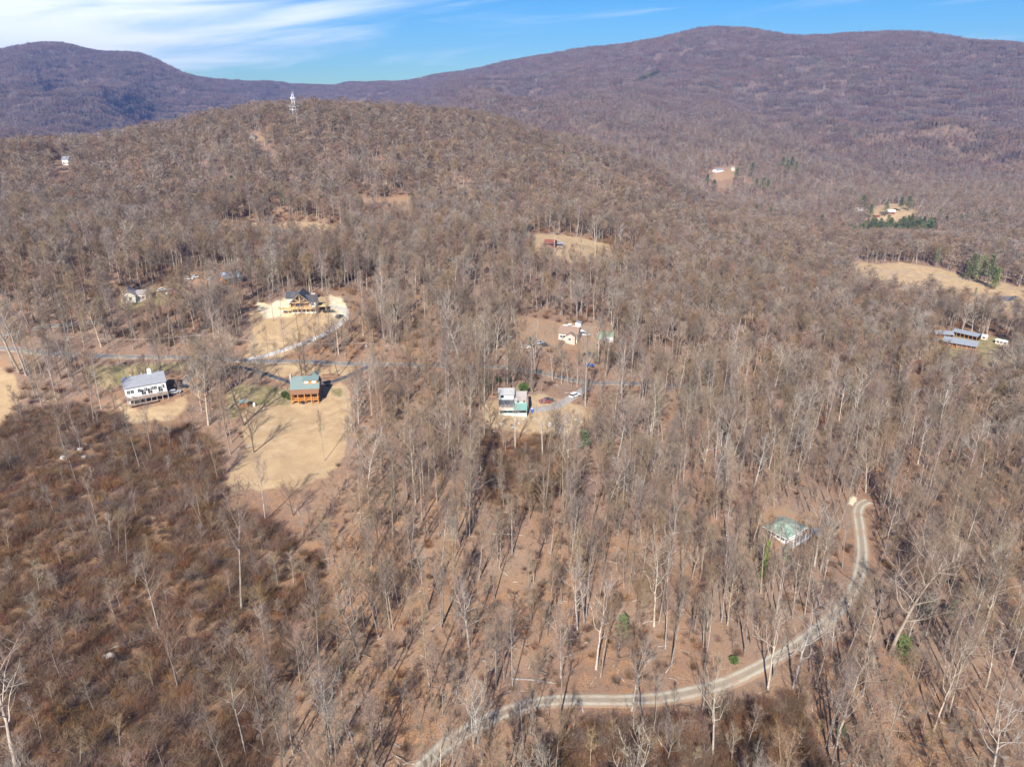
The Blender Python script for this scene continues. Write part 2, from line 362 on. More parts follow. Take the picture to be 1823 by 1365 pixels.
def ramp(v, a, b):
    r = T.nodes.new('ShaderNodeMapRange'); r.inputs['From Min'].default_value = a; r.inputs['From Max'].default_value = b; T.links.new(v, r.inputs[0]); return r.outputs[0]
def gmix(f, a, b):
    n = T.nodes.new('ShaderNodeMix'); n.data_type = 'RGBA'
    for s, q in (('Factor', f), ('A', a), ('B', b)):
        if isinstance(q, tuple): n.inputs[s].default_value = q+(1,)
        elif isinstance(q, float): n.inputs[s].default_value = q
        else: T.links.new(q, n.inputs[s])
    return n.outputs['Result']
def gattr(nm):
    n = T.nodes.new('ShaderNodeAttribute'); n.attribute_name = nm; return n.outputs['Fac']
def gedge(nm): return ramp(mth('ADD', gattr(nm), mth('MULTIPLY', mth('SUBTRACT', gnoise(.35, 5, .7), .5, tree=T), 1.1, tree=T), tree=T), .25, .75)
n_fine = gnoise(4.0, 6, .75); n_mid = gnoise(.22, 4); n_big = gnoise(.03, 3); n_huge = gnoise(.0035, 4)
litter = gmix(ramp(n_fine, .34, .66), (.11,.062,.036), (.52,.29,.15))
litter = gmix(ramp(n_mid, .40, .62), litter, gmix(ramp(n_fine,.4,.6), (.16,.10,.068), (.32,.205,.135)))
litter = gmix(mth('MULTIPLY', ramp(n_big, .42, .62), .7, tree=T), litter, gmix(ramp(n_fine,.3,.7), (.19,.125,.085), (.40,.29,.20)))
litter = gmix(mth('MULTIPLY', ramp(gnoise(.55, 5, .7), .56, .66), .6, tree=T), litter, (.10,.065,.045))
litter = gmix(mth('MULTIPLY', ramp(n_huge, .40, .62), .5, tree=T), litter, (.19,.135,.12))
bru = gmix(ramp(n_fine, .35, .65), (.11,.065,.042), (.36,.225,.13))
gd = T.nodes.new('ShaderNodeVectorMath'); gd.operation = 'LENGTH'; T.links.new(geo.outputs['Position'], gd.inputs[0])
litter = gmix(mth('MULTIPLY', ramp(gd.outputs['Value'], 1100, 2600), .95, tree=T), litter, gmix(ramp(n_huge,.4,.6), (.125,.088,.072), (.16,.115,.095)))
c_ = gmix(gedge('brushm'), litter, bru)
dry = gmix(ramp(n_mid, .35, .68), gmix(ramp(n_fine,.3,.7), (.34,.24,.13), (.60,.45,.27)), gmix(ramp(n_fine,.3,.7), (.27,.18,.10), (.42,.285,.165)))
dry = gmix(mth('MULTIPLY', ramp(n_big,.50,.62), .5, tree=T), dry, (.36,.25,.14))
dry = gmix(mth('MULTIPLY', ramp(gnoise(.9, 6, .8), .55, .65), .35, tree=T), dry, (.24,.155,.09))
c_ = gmix(gedge('yardm'), c_, gmix(ramp(n_mid,.4,.6), (.34,.20,.115), (.28,.20,.13)))
c_ = gmix(gedge('dry'), c_, dry)
c_ = gmix(gedge('green'), c_, gmix(ramp(n_mid,.38,.62), (.19,.165,.075), (.33,.25,.14)))
c_ = gmix(gedge('soil'), c_, gmix(ramp(n_mid,.38,.62), (.60,.48,.30), (.68,.58,.42)))
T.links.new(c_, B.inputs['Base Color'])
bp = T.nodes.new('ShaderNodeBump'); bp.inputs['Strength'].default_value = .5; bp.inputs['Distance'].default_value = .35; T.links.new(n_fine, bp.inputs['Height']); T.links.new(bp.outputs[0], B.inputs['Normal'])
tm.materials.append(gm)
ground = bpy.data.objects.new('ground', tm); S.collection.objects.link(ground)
tag(ground, 'rolling ground covered in brown leaf litter with tan grass clearings', kind='structure')

# ------------------------------------------------------------ roads
def catmull(pts, step=2.0):
    out = []; n = len(pts)
    for i in range(n-1):
        p0 = pts[max(i-1,0)]; p1 = pts[i]; p2 = pts[i+1]; p3 = pts[min(i+2,n-1)]
        k = max(2, int((p2-p1).length/step))
        for j in range(k):
            t = j/k; out.append(.5*((2*p1)+(p2-p0)*t+(2*p0-5*p1+4*p2-p3)*t*t+(3*p1-p0-3*p2+p3)*t**3))
    out.append(pts[-1]); return out
ROADS = []
def road(name, pix, width, material, label, lift=.12, tree_gap=1.0):
    pts = catmull([at(*p) for p in pix]); V = []; F = []; UV = []; nc = 7
    ROADS.append((np.array([(p.x,p.y) for p in pts]), width/2+tree_gap))
    along = 0; cl = []
    for i, p in enumerate(pts):
        d = pts[min(i+1,len(pts)-1)]-pts[max(i-1,0)]; d.z = 0; d.normalize(); s = Vector((d.y,-d.x,0))
        if i: along += (p-pts[i-1]).length
        w = width*(1+.13*float(vnoise(np.array(along/9.), np.array(width*3.1), 77)-.5))
        for j in range(nc):
            t = j/(nc-1)-.5; q = p+s*t*w; V.append((q.x,q.y,float(zg(q.x,q.y))+(lift if 0<j<nc-1 else lift-.16))); cl.append((t+.5, along))
    # smooth centre heights so the surface sits on, not in, the ground
    for i in range(len(pts)-1):
        for j in range(nc-1): a = i*nc+j; F.append((a, a+1, a+nc+1, a+nc))
    m = bpy.data.meshes.new(name); m.from_pydata(V, [], F); uv = m.uv_layers.new(name='UVMap')
    for l in m.loops: uv.data[l.index].uv = cl[l.vertex_index]
    m.polygons.foreach_set('use_smooth', [True]*len(m.polygons)); m.materials.append(material)
    o = bpy.data.objects.new(name, m); S.collection.objects.link(o); tag(o, label, kind='structure'); return o
def roadmat(name, base, edge, track=None, tracks=False):
    m = bpy.data.materials.new(name); m.use_nodes = True; T2 = m.node_tree; B2 = T2.nodes['Principled BSDF']; B2.inputs['Roughness'].default_value = .9
    global T, geo
    T = T2; geo = T.nodes.new('ShaderNodeNewGeometry'); tcn = T.nodes.new('ShaderNodeTexCoord'); s = T.nodes.new('ShaderNodeSeparateXYZ'); T.links.new(tcn.outputs['UV'], s.inputs[0])
    n = gnoise(.8, 5); n2 = gnoise(6, 4)
    c = gmix(ramp(n, .3, .7), tuple(x*.85 for x in base), tuple(x*1.15 for x in base))
    c = gmix(mth('MULTIPLY', ramp(n2,.35,.7), .25, tree=T), c, tuple(x*.6 for x in base))
    e = mth('ABSOLUTE', mth('SUBTRACT', s.outputs[0], .5, tree=T), tree=T)
    if tracks:
        d = mth('ABSOLUTE', mth('SUBTRACT', e, .24, tree=T), tree=T)
        c = gmix(ramp(mth('ADD', d, mth('MULTIPLY', n, .12, tree=T), tree=T), .20, .10), c, track)
    c = gmix(ramp(mth('ADD', e, mth('MULTIPLY', n, .34, tree=T), tree=T), .50, .60), c, edge)
    c = gmix(mth('MULTIPLY', ramp(gnoise(.25, 5, .7), .50, .62), .55, tree=T), c, edge)
    T.links.new(c, B2.inputs['Base Color']); return m
M['asphalt'] = roadmat('asphalt', (.17,.16,.15), (.36,.28,.19))
M['new_asphalt'] = roadmat('new_asphalt', (.055,.057,.068), (.26,.22,.16))
M['gravel'] = roadmat('gravel', (.27,.225,.165), (.30,.195,.12), (.40,.35,.27), True)
M['grey_gravel'] = roadmat('grey_gravel', (.30,.285,.27), (.34,.26,.18))
M['pale_gravel'] = roadmat('pale_gravel', (.46,.44,.41), (.45,.35,.24))
road('road', [(-160,622),(-60,622),(0,620),(60,626),(130,631),(220,635),(345,637),(420,641),(490,643),(560,644),(640,648),(740,650),(840,652),(900,654),(950,661),(1000,672),(1050,681),(1110,682),(1180,684),(1230,690)], 4.3, M['asphalt'], 'weathered grey asphalt lane crossing the hillside past the houses', tree_gap=3.5)
road('gravel_road', [(700,1420),(752,1365),(800,1322),(850,1290),(900,1268),(950,1252),(1000,1246),(1060,1246),(1120,1246),(1180,1242),(1240,1230),(1300,1212),(1350,1188),(1400,1160),(1440,1132),(1480,1100),(1512,1062),(1530,1020),(1535,980),(1531,940),(1527,912),(1533,898),(1546,892)], 4.3, M['gravel'], 'two-track gravel road curving through the woods at the lower right', lift=.14, tree_gap=1.5)
road('driveway', [(340,642),(345,652),(340,664),(330,680),(318,692)], 4.0, M['asphalt'], 'grey driveway curving down to the white house')
road('driveway', [(415,651),(440,657),(470,665),(500,675),(520,682)], 2.9, M['new_asphalt'], 'black driveway leading down to the log house from the left')
road('driveway', [(556,682),(590,680),(618,670),(640,660),(660,651)], 3.6, M['new_asphalt'], 'driveway joining the log house to the lane on its right')
road('driveway', [(440,640),(480,631),(520,618),(560,603),(590,587),(612,570),(616,556),(606,548),(590,546)], 3.6, M['pale_gravel'], 'pale gravel drive climbing to the timber frame house')
road('driveway', [(945,730),(975,727),(1000,718),(1030,700),(1046,688)], 4.2, M['grey_gravel'], 'grey gravel drive beside the mint green house')
road('field_track', [(1560,482),(1620,485),(1680,492),(1730,500),(1790,510),(1850,524)], 2.6, M['gravel'], 'pale track across the tan hill field')
road('woodland_track', [(180,572),(90,580),(30,592),(-60,600)], 4.0, M['asphalt'], 'grey track behind the roadside trees at far left')

def keep_clear(x, y, pad=0):
    """True where no tree stands"""
    jx, jy = jitter(x, y); ex = np.zeros(x.shape, bool); r = np.hypot(x, y)
    dep = np.clip((H-zg(x, y))/r, .07, 1); ext = np.where(r > 380, np.minimum(8/dep, np.where(r<760,.12,.06)*r), 0)
    for k, (kd, pg) in poly.items():
        ex |= inside(jx, jy, pg)
        for q in (.5, 1.0): ex |= inside(jx*(1+q*ext/r), jy*(1+q*ext/r), pg)
    for pts, w in ROADS:
        bb = (x > pts[:,0].min()-9)&(x < pts[:,0].max()+9)&(y > pts[:,1].min()-9)&(y < pts[:,1].max()+9)
        idx = np.nonzero(bb)[0]
        for s in range(0, len(idx), 4000):
            q = idx[s:s+4000]; d = (x[q,None]-pts[None,:,0])**2 + (y[q,None]-pts[None,:,1])**2
            ex[q] |= d.min(1) < (w+pad)**2
    for hx, hy, hr in FOOT:
        ex |= (x-hx)**2+(y-hy)**2 < (hr+pad)**2
    return ex
FOOT = []
# ------------------------------------------------------------ buildings
def site(name, a, b, label, cat='house', clear=True, group=None, sink=0.0):
    p = at(*a); q = on_plane(b[0], b[1], p.z); d = q-p; w = d.length; rz = math.atan2(d.y, d.x)
    t = empty(name, (p.x, p.y, p.z-sink), rz, label, cat, group)
    c = (p+q)/2; n = Vector((c.x, c.y, 0)).normalized()
    if clear:
        for k in ((-.45, 0, .5, 1.0, 1.5) if clear is True else clear): FOOT.append((c.x-n.x*k*w*.8, c.y-n.y*k*w*.8, w*.62))
    return t, w
WM = {}
def window(parent, x, z, w=1.0, h=1.3, y=0, side='front', frame='white_paint', pane='glass', name='window'):
    k = (w, h, side, frame, pane)
    if k not in WM:
        f = MB(); e = .1
        def bx(mb, x0, x1, z0, z1, d0, d1):
            if side == 'front': mb.box(x0, x1, -d1, -d0, z0, z1)
            elif side == 'right': mb.box(d0, d1, x0, x1, z0, z1)
            else: mb.box(-d1, -d0, x0, x1, z0, z1)
        bx(f, -e, 0, -e, h+e, 0, .09); bx(f, w, w+e, -e, h+e, 0, .09); bx(f, 0, w, -e, 0, 0, .09); bx(f, 0, w, h, h+e, 0, .09); bx(f, w/2-.03, w/2+.03, 0, h, .03, .07)
        g = MB(); bx(g, 0, w, 0, h, .01, .03)
        WM[k] = (f.mesh(name, M[frame]), g.mesh('pane', M[pane]))
    o = bpy.data.objects.new(name, WM[k][0]); S.collection.objects.link(o); o.parent = parent; o.location = (x, y, z)
    g = bpy.data.objects.new('pane', WM[k][1]); S.collection.objects.link(g); g.parent = o
    return o
def gable_roof(x0, x1, y0, y1, ze, rise, over=.45, t=.18, ax='x'):
    mb = MB()
    if ax == 'x':
        ym = (y0+y1)/2; k = rise/(ym-y0); z0 = ze-over*k
        mb.slab((x0-over,y0-over,z0),(x1+over,y0-over,z0),(x1+over,ym,ze+rise),(x0-over,ym,ze+rise),t)
        mb.slab((x1+over,y1+over,z0),(x0-over,y1+over,z0),(x0-over,ym+.002,ze+rise),(x1+over,ym+.002,ze+rise),t)
    else:
        xm = (x0+x1)/2; k = rise/(xm-x0); z0 = ze-over*k
        mb.slab((x0-over,y1+over,z0),(x0-over,y0-over,z0),(xm,y0-over,ze+rise),(xm,y1+over,ze+rise),t)
        mb.slab((x1+over,y0-over,z0),(x1+over,y1+over,z0),(xm+.002,y1+over,ze+rise),(xm+.002,y0-over,ze+rise),t)
    return mb
def gable_wall(x0, x1, y0, y1, z0, ze, rise, ax='x', t=.2):
    mb = MB().box(x0, x1, y0, y1, z0, ze)
    if ax == 'x':
        ym = (y0+y1)/2; n = len(mb.v)
        for xx in (x0, x1-t):
            n = len(mb.v); mb.v += [(xx,y0,ze),(xx,y1,ze),(xx,ym,ze+rise-.1),(xx+t,y0,ze),(xx+t,y1,ze),(xx+t,ym,ze+rise-.1)]
            for f in ((0,2,1),(3,4,5),(0,3,5,2),(1,2,5,4)): mb.f.append(tuple(n+i for i in f))
    else:
        mb.prism([(x0,ze),(x1,ze),((x0+x1)/2,ze+rise-.1)], y0, y0+t); mb.prism([(x0,ze),(x1,ze),((x0+x1)/2,ze+rise-.1)], y1-t, y1)
    return mb
def railing(parent, pts, z, m, h=1.0, name='railing', step=1.6, pickets=True):
    mb = MB()
    for a, b in zip(pts, pts[1:]):
        A = Vector((a[0],a[1],z)); Bq = Vector((b[0],b[1],z)); n = max(1, int((Bq-A).length/step))
        for i in range(n+1): p = A.lerp(Bq, i/n); mb.bar(p, p+Vector((0,0,h)), .12)
        mb.bar(A+Vector((0,0,h)), Bq+Vector((0,0,h)), .12, .08); mb.bar(A+Vector((0,0,.15)), Bq+Vector((0,0,.15)), .06)
        if pickets:
            k = int((Bq-A).length/.28)
            for i in range(k): p = A.lerp(Bq, (i+.5)/k); mb.bar(p+Vector((0,0,.15)), p+Vector((0,0,h)), .05)
    return mb.build(name, M[m], parent)
def post(parent, x, y, z0, z1, m, w=.18, name='post'): return MB().box(x-w/2, x+w/2, y-w/2, y+w/2, z0, z1).build(name, M[m], parent)

# white house with the long deck
t, w = site('white_house', (230,727), (302,713), 'long white two-storey house with grey shingle roof and full-width rear deck')
MB().box(0, w, 3.2, 11.6, -3, 2.9).build('basement_wall', M['concrete'], t)
wl = gable_wall(-.02, w+.02, 3.2, 11.6, 2.9, 7.0, 2.6).build('wall', M['white_paint'], t)
rf = gable_roof(-.02, w+.02, 3.2, 11.6, 7.0, 2.6).build('roof', M['grey_shingle'], t)
MB().box(w*.63, w*.63+1.3, 7.0, 8.3, 8.4, 11.0).box(w*.63+.3, w*.63+1.0, 7.3, 8.0, 11.0, 11.3).build('chimney', M['white_paint'], rf)
for k in range(3): MB().box(w*(.2+.27*k), w*(.2+.27*k)+.25, 8.2, 8.45, 8.6, 9.9).build('vent_pipe', M['white_paint'], rf)
for fx in (.08,.17,.34,.5,.66,.74,.93): window(t, w*fx-.6, 4.3, 1.0, 1.4, 3.2)
for fx in (.42,.58,.84): window(t, w*fx-.6, 3.1, 1.5, 2.1, 3.2, name='patio_door')
for fx in (.12,.32,.52,.72,.88): window(t, w*fx-.6, .4, 1.5, 1.9, 3.2, name='window')
for zz_ in (3.4, 5.4): window(t, 0, zz_, 1.0, 1.2, 0, 'right').location = (w+.02, 6.0, zz_)
MB().box(0, w, 0, 3.18, 2.65, 2.85).build('deck', M['deck_wood'], t); railing(t, [(0,3.1),(0,.05),(w,.05),(w,3.1)], 2.85, 'grey_deck')
MB().box(0, w*.72, -1.2, 0, 1.2, 1.35).build('lower_deck', M['deck_wood'], t)
MB().box(0, w*.8, -1.0, 3.1, -3, -.05).build('patio', M['concrete'], t)
for k in range(8): post(t, .15+(w-.3)*k/7, .12, -3, 2.65, 'grey_deck', .22)
# deck furniture as things
def table_set(loc, rz, label, m='deck_wood', parts=True):
    tt = empty('patio_table', loc, rz, label, 'table', 'patio tables on the decks')
    MB().box(-.6,.6,-.6,.6,.70,.76).build('table_top', M[m], tt)
    for a in (-1,1):
        for b in (-1,1): MB().box(a*.5-.04,a*.5+.04,b*.5-.04,b*.5+.04,0,.70).build('leg', M[m], tt)
    return tt
wh = t
bpy.context.view_layer.update()
def world(t, x, y, z): return t.matrix_world @ Vector((x, y, z))
table_set(world(wh, w*.16, 1.6, 2.86), wh.rotation_euler.z, 'small patio table at the left end of the white house deck')
table_set(world(wh, w*.78, 1.6, 2.86), wh.rotation_euler.z, 'small patio table at the right end of the white house deck', 'grey_deck')

# log house
t, w = site('log_house', (519.5,720), (567.5,717.5), 'brown log house with green metal roof, orange porch and wide dormer'); lg, lgw = t, w
MB().box(-.1, w+.1, 2.4, 10.6, -3, .6).build('foundation', M['stone'], t)
gable_wall(0, w, 2.5, 10.5, .6, 5.3, 3.5).build('wall', M['log_brown'], t)
rf = gable_roof(0, w, 2.5, 10.5, 5.3, 3.5).build('roof', M['green_metal'], t)
dm = MB().box(w*.44, w*.98, 3.9, 6.4, 6.2, 8.05).build('dormer_wall', M['log_orange'], t)
MB().slab((w*.42,3.5,8.0),(w+.25,3.5,8.0),(w+.25,6.52,8.95),(w*.42,6.52,8.95),.15).build('dormer_roof', M['green_metal'], t)
for fx in (.55,.83): window(t, w*fx-.55, 6.95, 1.25, .95, 3.9, pane='white_paint')
MB().box(-.75, .0, 5.6, 7.2, -2, 9.8).build('chimney', M['stone'], t)
MB().prism([(w*.70,8.3),(w*.98,8.3),(w*.84,9.6)], 7.5, 10.2).build('rear_gable', M['green_metal'], t)
MB().slab((-.35,-.4,4.2),(w+.35,-.4,4.2),(w+.35,2.49,5.15),(-.35,2.49,5.15),.14).build('porch_roof', M['log_brown'], t)
MB().box(-.1, w+.1, 0, 2.4, 1.35, 1.6).build('porch_floor', M['log_orange'], t)
railing(t, [(0,2.3),(0,.08),(w,.08),(w,2.3)], 1.6, 'log_orange', 1.0)
for k in range(5): post(t, .1+(w-.2)*k/4, .08, -2.5, 4.25, 'log_orange', .3)
MB().box(0, w, -.12, 0, 3.85, 4.1).build('porch_beam', M['log_orange'], t)
for k in range(4): MB().bar((w*k/4+.1,.1,.1),(w*k/4+.9,.1,1.3),.14).build('brace', M['log_orange'], t)
for fx in (.1,.33,.56,.8): window(t, w*fx, 2.0, 1.5, 1.5, 2.5, frame='log_orange')
MB().box(w*.36, w*.50, -.1, .9, -.1, 1.1).build('basement_door', M['black'], t)
window(t, 0, 0, 1.0, 1.2, 0, 'right', 'log_orange').location = (w, 5.5, 3.0)
# timber frame house under construction
t, w = site('timber_house', (518.5,559), (563,557.5), 'unfinished timber house with tall open gable, dark roof and yellow deck'); tf_h = t
MB().box(0, w, .8, 9, -3, 2.9).build('lower_wall', M['cream'], t)
for fx in (.04,.16,.3,.46,.6,.76,.9): window(t, w*fx, .5, 1.1, 1.9, .8)
MB().box(-5.2, w+.1, -1.8, .78, 2.7, 2.95).build('deck', M['new_timber'], t)
railing(t, [(-5.2,.7),(-5.2,-1.75),(w+.1,-1.75),(w+.1,.7)], 2.95, 'new_timber', 1.1)
for k in range(9): post(t, -5.1+(w+5.1)*k/8, -1.6, -3, 2.7, 'new_timber', .2)
gw = w*.78
gable_wall(0, gw, 1.2, 12, 2.9, 5.3, gw*.5*.95, 'y').build('gable_wall', M['log_brown'], t)
rf = gable_roof(0, gw, .1, 12, 5.3, gw*.5*.95, .5, .2, 'y').build('roof', M['dark_shingle'], t)
xm = gw/2; zt = 5.3+gw*.5*.95
tb = MB().bar((0,.0,5.2),(xm,.0,zt-.1),.34).bar((gw,.0,5.2),(xm,.0,zt-.1),.34).bar((.2,.02,5.4),(gw-.2,.02,5.4),.3).bar((xm,.03,5.4),(xm,.03,zt-.3),.28)
tb.bar((xm,.05,5.5),(xm*.45,.05,7.3),.24).bar((xm,.05,5.5),(xm*1.55,.05,7.3),.24).bar((0,.02,2.95),(0,.02,5.3),.28).bar((gw,.02,2.95),(gw,.02,5.3),.28)
tb.build('timber_truss', M['new_timber'], t)
for fx in (.28,.52): window(t, gw*fx-.3, 3.1, 1.9, 2.0, 1.2, frame='new_timber', name='patio_door')
for fx in (.33,.55): window(t, gw*fx-.2, 5.8, 1.3, 1.8, 1.2, frame='new_timber')
MB().box(gw+.02, w+.3, .9, 8.5, 2.9, 5.6).build('wing_wall', M['white_paint'], t)
window(t, gw+.7, 3.6, 1.2, 1.4, .9)
gable_roof(gw*.75, w+.5, .9, 9.5, 5.6, 2.2, .4, .18).build('wing_roof', M['dark_shingle'], t)
gable_roof(-2.6, gw*.3, 6.2, 12.5, 6.4, 2.2, .4, .18).build('rear_roof', M['dark_shingle'], t)
MB().box(-2.5, gw*.3, 6.3, 12.4, 2, 6.4).build('rear_wall', M['cream'], t)
MB().slab((gw+.2,5.3,8.15),(gw+1.9,5.3,8.15),(gw+1.9,6.3,8.3),(gw+.2,6.3,8.3),.2).build('skylight', M['white_paint'], t)
MB().box(w+.35, w+4.6, 2.2, 7.2, 2.5, 2.8).build('carport_roof', M['new_timber'], t)
for a in (2.3, 7.1):
    for b in (w+.6, w+4.4): post(t, b, a, -3, 2.5, 'new_timber')
# mint green house
t, w = site('mint_house', (888.3,738.5), (938,738.3), 'mint green house with two grey-roofed blocks and a screened porch'); mh = t
MB().box(0, w, 0, 3.0, -3, 1.9).build('base_wall', M['mint'], t)
for k in range(9): window(t, w*(.03+.107*k), .95, .95, .75, 0, frame='black', name='window')
a = w*.53
gable_wall(0, a, 2.6, 9.0, 1.9, 7.3, 1.3).build('tall_wall', M['mint'], t); gable_roof(0, a, 2.6, 9.0, 7.3, 1.3, .35).build('tall_roof', M['grey_roof'], t)
gable_wall(a+.02, w*.98, 3.4, 11.4, 1.9, 4.6, 2.0).build('low_wall', M['mint'], t); gable_roof(a+.4, w*.98, 3.4, 11.4, 4.6, 2.0, .35).build('low_roof', M['taupe_roof'], t)
MB().slab((-.1,.5,4.2),(a,.5,4.2),(a,2.59,5.1),(-.1,2.59,5.1),.12).build('porch_roof', M['dark_shingle'], t)
MB().box(.05, a-.05, .75, 2.5, 3.0, 4.15).build('screen', M['black'], t)
rb = MB()
for k in range(12): rb.bar((.05+(a-.1)*k/11,.62,3.0),(.05+(a-.1)*k/11,.62,4.15),.09)
rb.build('screen_frame', M['white_paint'], t)
MB().box(-.05, a, .4, .6, 1.9, 2.9).build('porch_rail', M['salmon'], t)
MB().slab((a+.05,-.2,2.1),(w+.1,-.2,2.1),(w+.1,3.38,3.4),(a+.05,3.38,3.4),.12).build('teal_porch_roof', M['teal_metal'], t)
for fx in (.66,.88): window(t, w*fx, 3.7, .6, .85, 3.4, frame='black')
window(t, w*.08, 6.0, .9, .8, 2.6, frame='black'); 
MB().box(w*.985, w*1.06, 3.2, 11.0, -2, 5.2).build('chimney_wall', M['brown_shingle'], t)
# old white house, upper left
t, w = site('old_white_house', (217,540.5), (242.6,538), 'faded white gabled house with a low side wing among bare trees', clear=(-.5,0,.5,1,1.5,2.0,2.6,3.2,3.8))
gable_wall(0, w, 0, 11, -3, 3.6, 2.2, 'y').build('wall', M['cream'], t); gable_roof(0, w, 0, 11, 3.6, 2.2, .4, .18, 'y').build('roof', M['taupe_roof'], t)
for fx in (.15,.55): window(t, w*fx, 1.2, 1.2, 1.5, 0)
MB().box(w, w*2.05, 2.5, 9, -3, 2.9).build('wing_wall', M['white_paint'], t); MB().slab((w+.1,2.1,2.95),(w*2.1,2.1,2.95),(w*2.1,9.3,3.9),(w+.1,9.3,3.9),.15).build('wing_roof', M['taupe_roof'], t)
for fx in (1.15,1.4,1.7): window(t, w*fx, .9, 1.2, 1.3, 2.5)
MB().box(w*1.05, w*1.6, .6, 2.4, -2, .1).build('stoop', M['concrete'], t)
for a in ((257,535),(262,545),(258,555),(236,552),(236,562)): q_ = at(*a); FOOT.append((q_.x,q_.y,9))
# blue-roofed workshop
t, w = site('workshop', (402,508), (432,503.5), 'pale workshop with blue-grey metal roof and an open bay', clear=(-.5,0,.5,1,1.6,2.2))
wl = MB().box(w*.35, w, 0, 7, -2, 3.2).build('wall', M['pale_metal'], t); MB().box(0, w*.35, 2.5, 7, -2, 3.1).build('bay_wall', M['log_orange'], t)
MB().slab((-.4,-.5,3.3),(w+.4,-.5,3.3),(w+.4,7.4,5.2),(-.4,7.4,5.2),.15).build('roof', M['blue_metal'], t)
for fx in (.45,.62,.79): window(t, w*fx, .9, 1.1, 1.2, 0)
post(t, .2, .1, -2, 3.2, 'pale_metal', .25); post(t, w*.18, .1, -2, 3.2, 'pale_metal', .25)
# brown-roofed house with a pink front
t, w = site('brown_house', (992,607), (1025,610), 'house with rusty brown roof and pinkish front gable near junk', clear=(-.5,0,.5,1,1.4,1.9,2.4)); bh, bhw = t, w
gable_wall(0, w, 3, 11, -3, 3.4, 2.4).build('wall', M['cream'], t); gable_roof(0, w, 3, 11, 3.4, 2.4).build('roof', M['brown_shingle'], t)
gable_wall(w*.45, w*.95, 0, 3, -3, 3.0, 1.4, 'y').build('front_wall', M['salmon'], t); gable_roof(w*.45, w*.95, 0, 3, 3.0, 1.4, .3, .15, 'y').build('front_roof', M['brown_shingle'], t)
for fx in (.08,.24): window(t, w*fx, .9, 1.1, 1.3, 3)
window(t, w*.6, .8, 1.2, 1.3, 0)
t, w = site('shed', (1024,582), (1033,583), 'small white box shed behind the brown-roofed house', 'shed', clear=False); MB().box(0,w,0,3,-1,2.2).build('wall', M['white_paint'], t); MB().slab((-.1,-.1,2.3),(w+.1,-.1,2.3),(w+.1,3.1,2.5),(-.1,3.1,2.5),.08).build('roof', M['pale_metal'], t)
t, w = site('tarp_shelter', (1066,604), (1092,606), 'green canvas shelter with white clutter along its front', 'shelter', clear=(-.5,0,.5,1.0))
mb = MB(); k = 10
for i in range(k):
    a0 = math.pi*i/k; a1 = math.pi*(i+1)/k; mb.quad((0,3.5-3.5*math.cos(a0),3*math.sin(a0)),(0,3.5-3.5*math.cos(a1),3*math.sin(a1)),(w,3.5-3.5*math.cos(a1),3*math.sin(a1)),(w,3.5-3.5*math.cos(a0),3*math.sin(a0)))
mb.build('cover', M['green_tarp'], t); MB().box(w*.3, w, -.4, .3, -1, 1.5).build('front_wall', M['white_paint'], t); MB().box(w*.45, w*.62, -.9, -.4, -.5, .9).build('crate', M['blue_plastic'], t)
# cabin with green hip roof, seen corner on
pA = at(1399,973); pL = on_plane(1362,947,pA.z); pR = on_plane(1436,951,pA.z); dR = pR-pA; dL = pL-pA; w = dR.length*.98; dp_ = dL.length*.98
t = empty('green_cabin', pA, math.atan2(dR.y, dR.x), 'white cabin with weathered green hip roof beside the gravel road bend', 'cabin')
ca = (pL+pR)/2; FOOT += [(ca.x,ca.y,7),(pA.x,pA.y,6),(pA.x*.96,pA.y*.96,5),(pA.x*.92,pA.y*.92,4)]
MB().box(.9,w-.9,.9,dp_-.9,-3,2.7).build('wall', M['white_paint'], t)
mb = MB(); e = 2.75; rr = 1.7; mb.tri((0,0,e),(w,0,e),(w/2,dp_*.42,e+rr)); mb.quad((w,0,e),(w,dp_,e),(w/2,dp_*.62,e+rr),(w/2,dp_*.42,e+rr)); mb.tri((w,dp_,e),(0,dp_,e),(w/2,dp_*.62,e+rr)); mb.quad((0,dp_,e),(0,0,e),(w/2,dp_*.42,e+rr),(w/2,dp_*.62,e+rr)); mb.quad((0,0,e-.02),(0,dp_,e-.02),(w,dp_,e-.02),(w,0,e-.02))
mb.build('roof', mat('weathered_green', (.17,.26,.20), var=.3, scale=.8, col2=(.31,.38,.32)), t)
MB().box(-.1,w+.1,-.12,-.02,e-.25,e+.02).box(-.12,-.02,-.1,dp_+.1,e-.25,e+.02).build('fascia', M['white_paint'], t)
for k in range(4): window(t, 1.4+(w-3.4)*k/3.2, .9, 1.3, 1.4, .9)
for k in range(4): window(t, 0,0,1.0,1.3,0,'left').location = (.9, 1.4+(dp_-3.4)*k/3.2, .9)
MB().box(1,w,-1.8,.5,-2.5,.15).build('porch', M['grey_deck'], t); railing(t, [(1,-1.7),(w,-1.7)], .15, 'white_paint', .9)
for k in range(4): post(t, 1.1+(w-1.2)*k/3, -1.6, -2.5, 2.6, 'white_paint', .16)
t, w = site('shed', (1447,961), (1461,962), 'little red-brown shed with grey roof beside the green-roofed cabin', 'shed', clear=(0,.6,1.4,2.2,3)); MB().box(0,w,0,2.6,-1.5,2.1).build('wall', M['red_wood'], t); MB().slab((-.3,-.4,2.0),(w+.3,-.4,2.0),(w+.3,2.8,2.6),(-.3,2.8,2.6),.1).build('roof', M['grey_roof'], t); MB().box(w*.3,w*.65,-.06,-.01,-.2,1.8).build('door', M['black'], t)
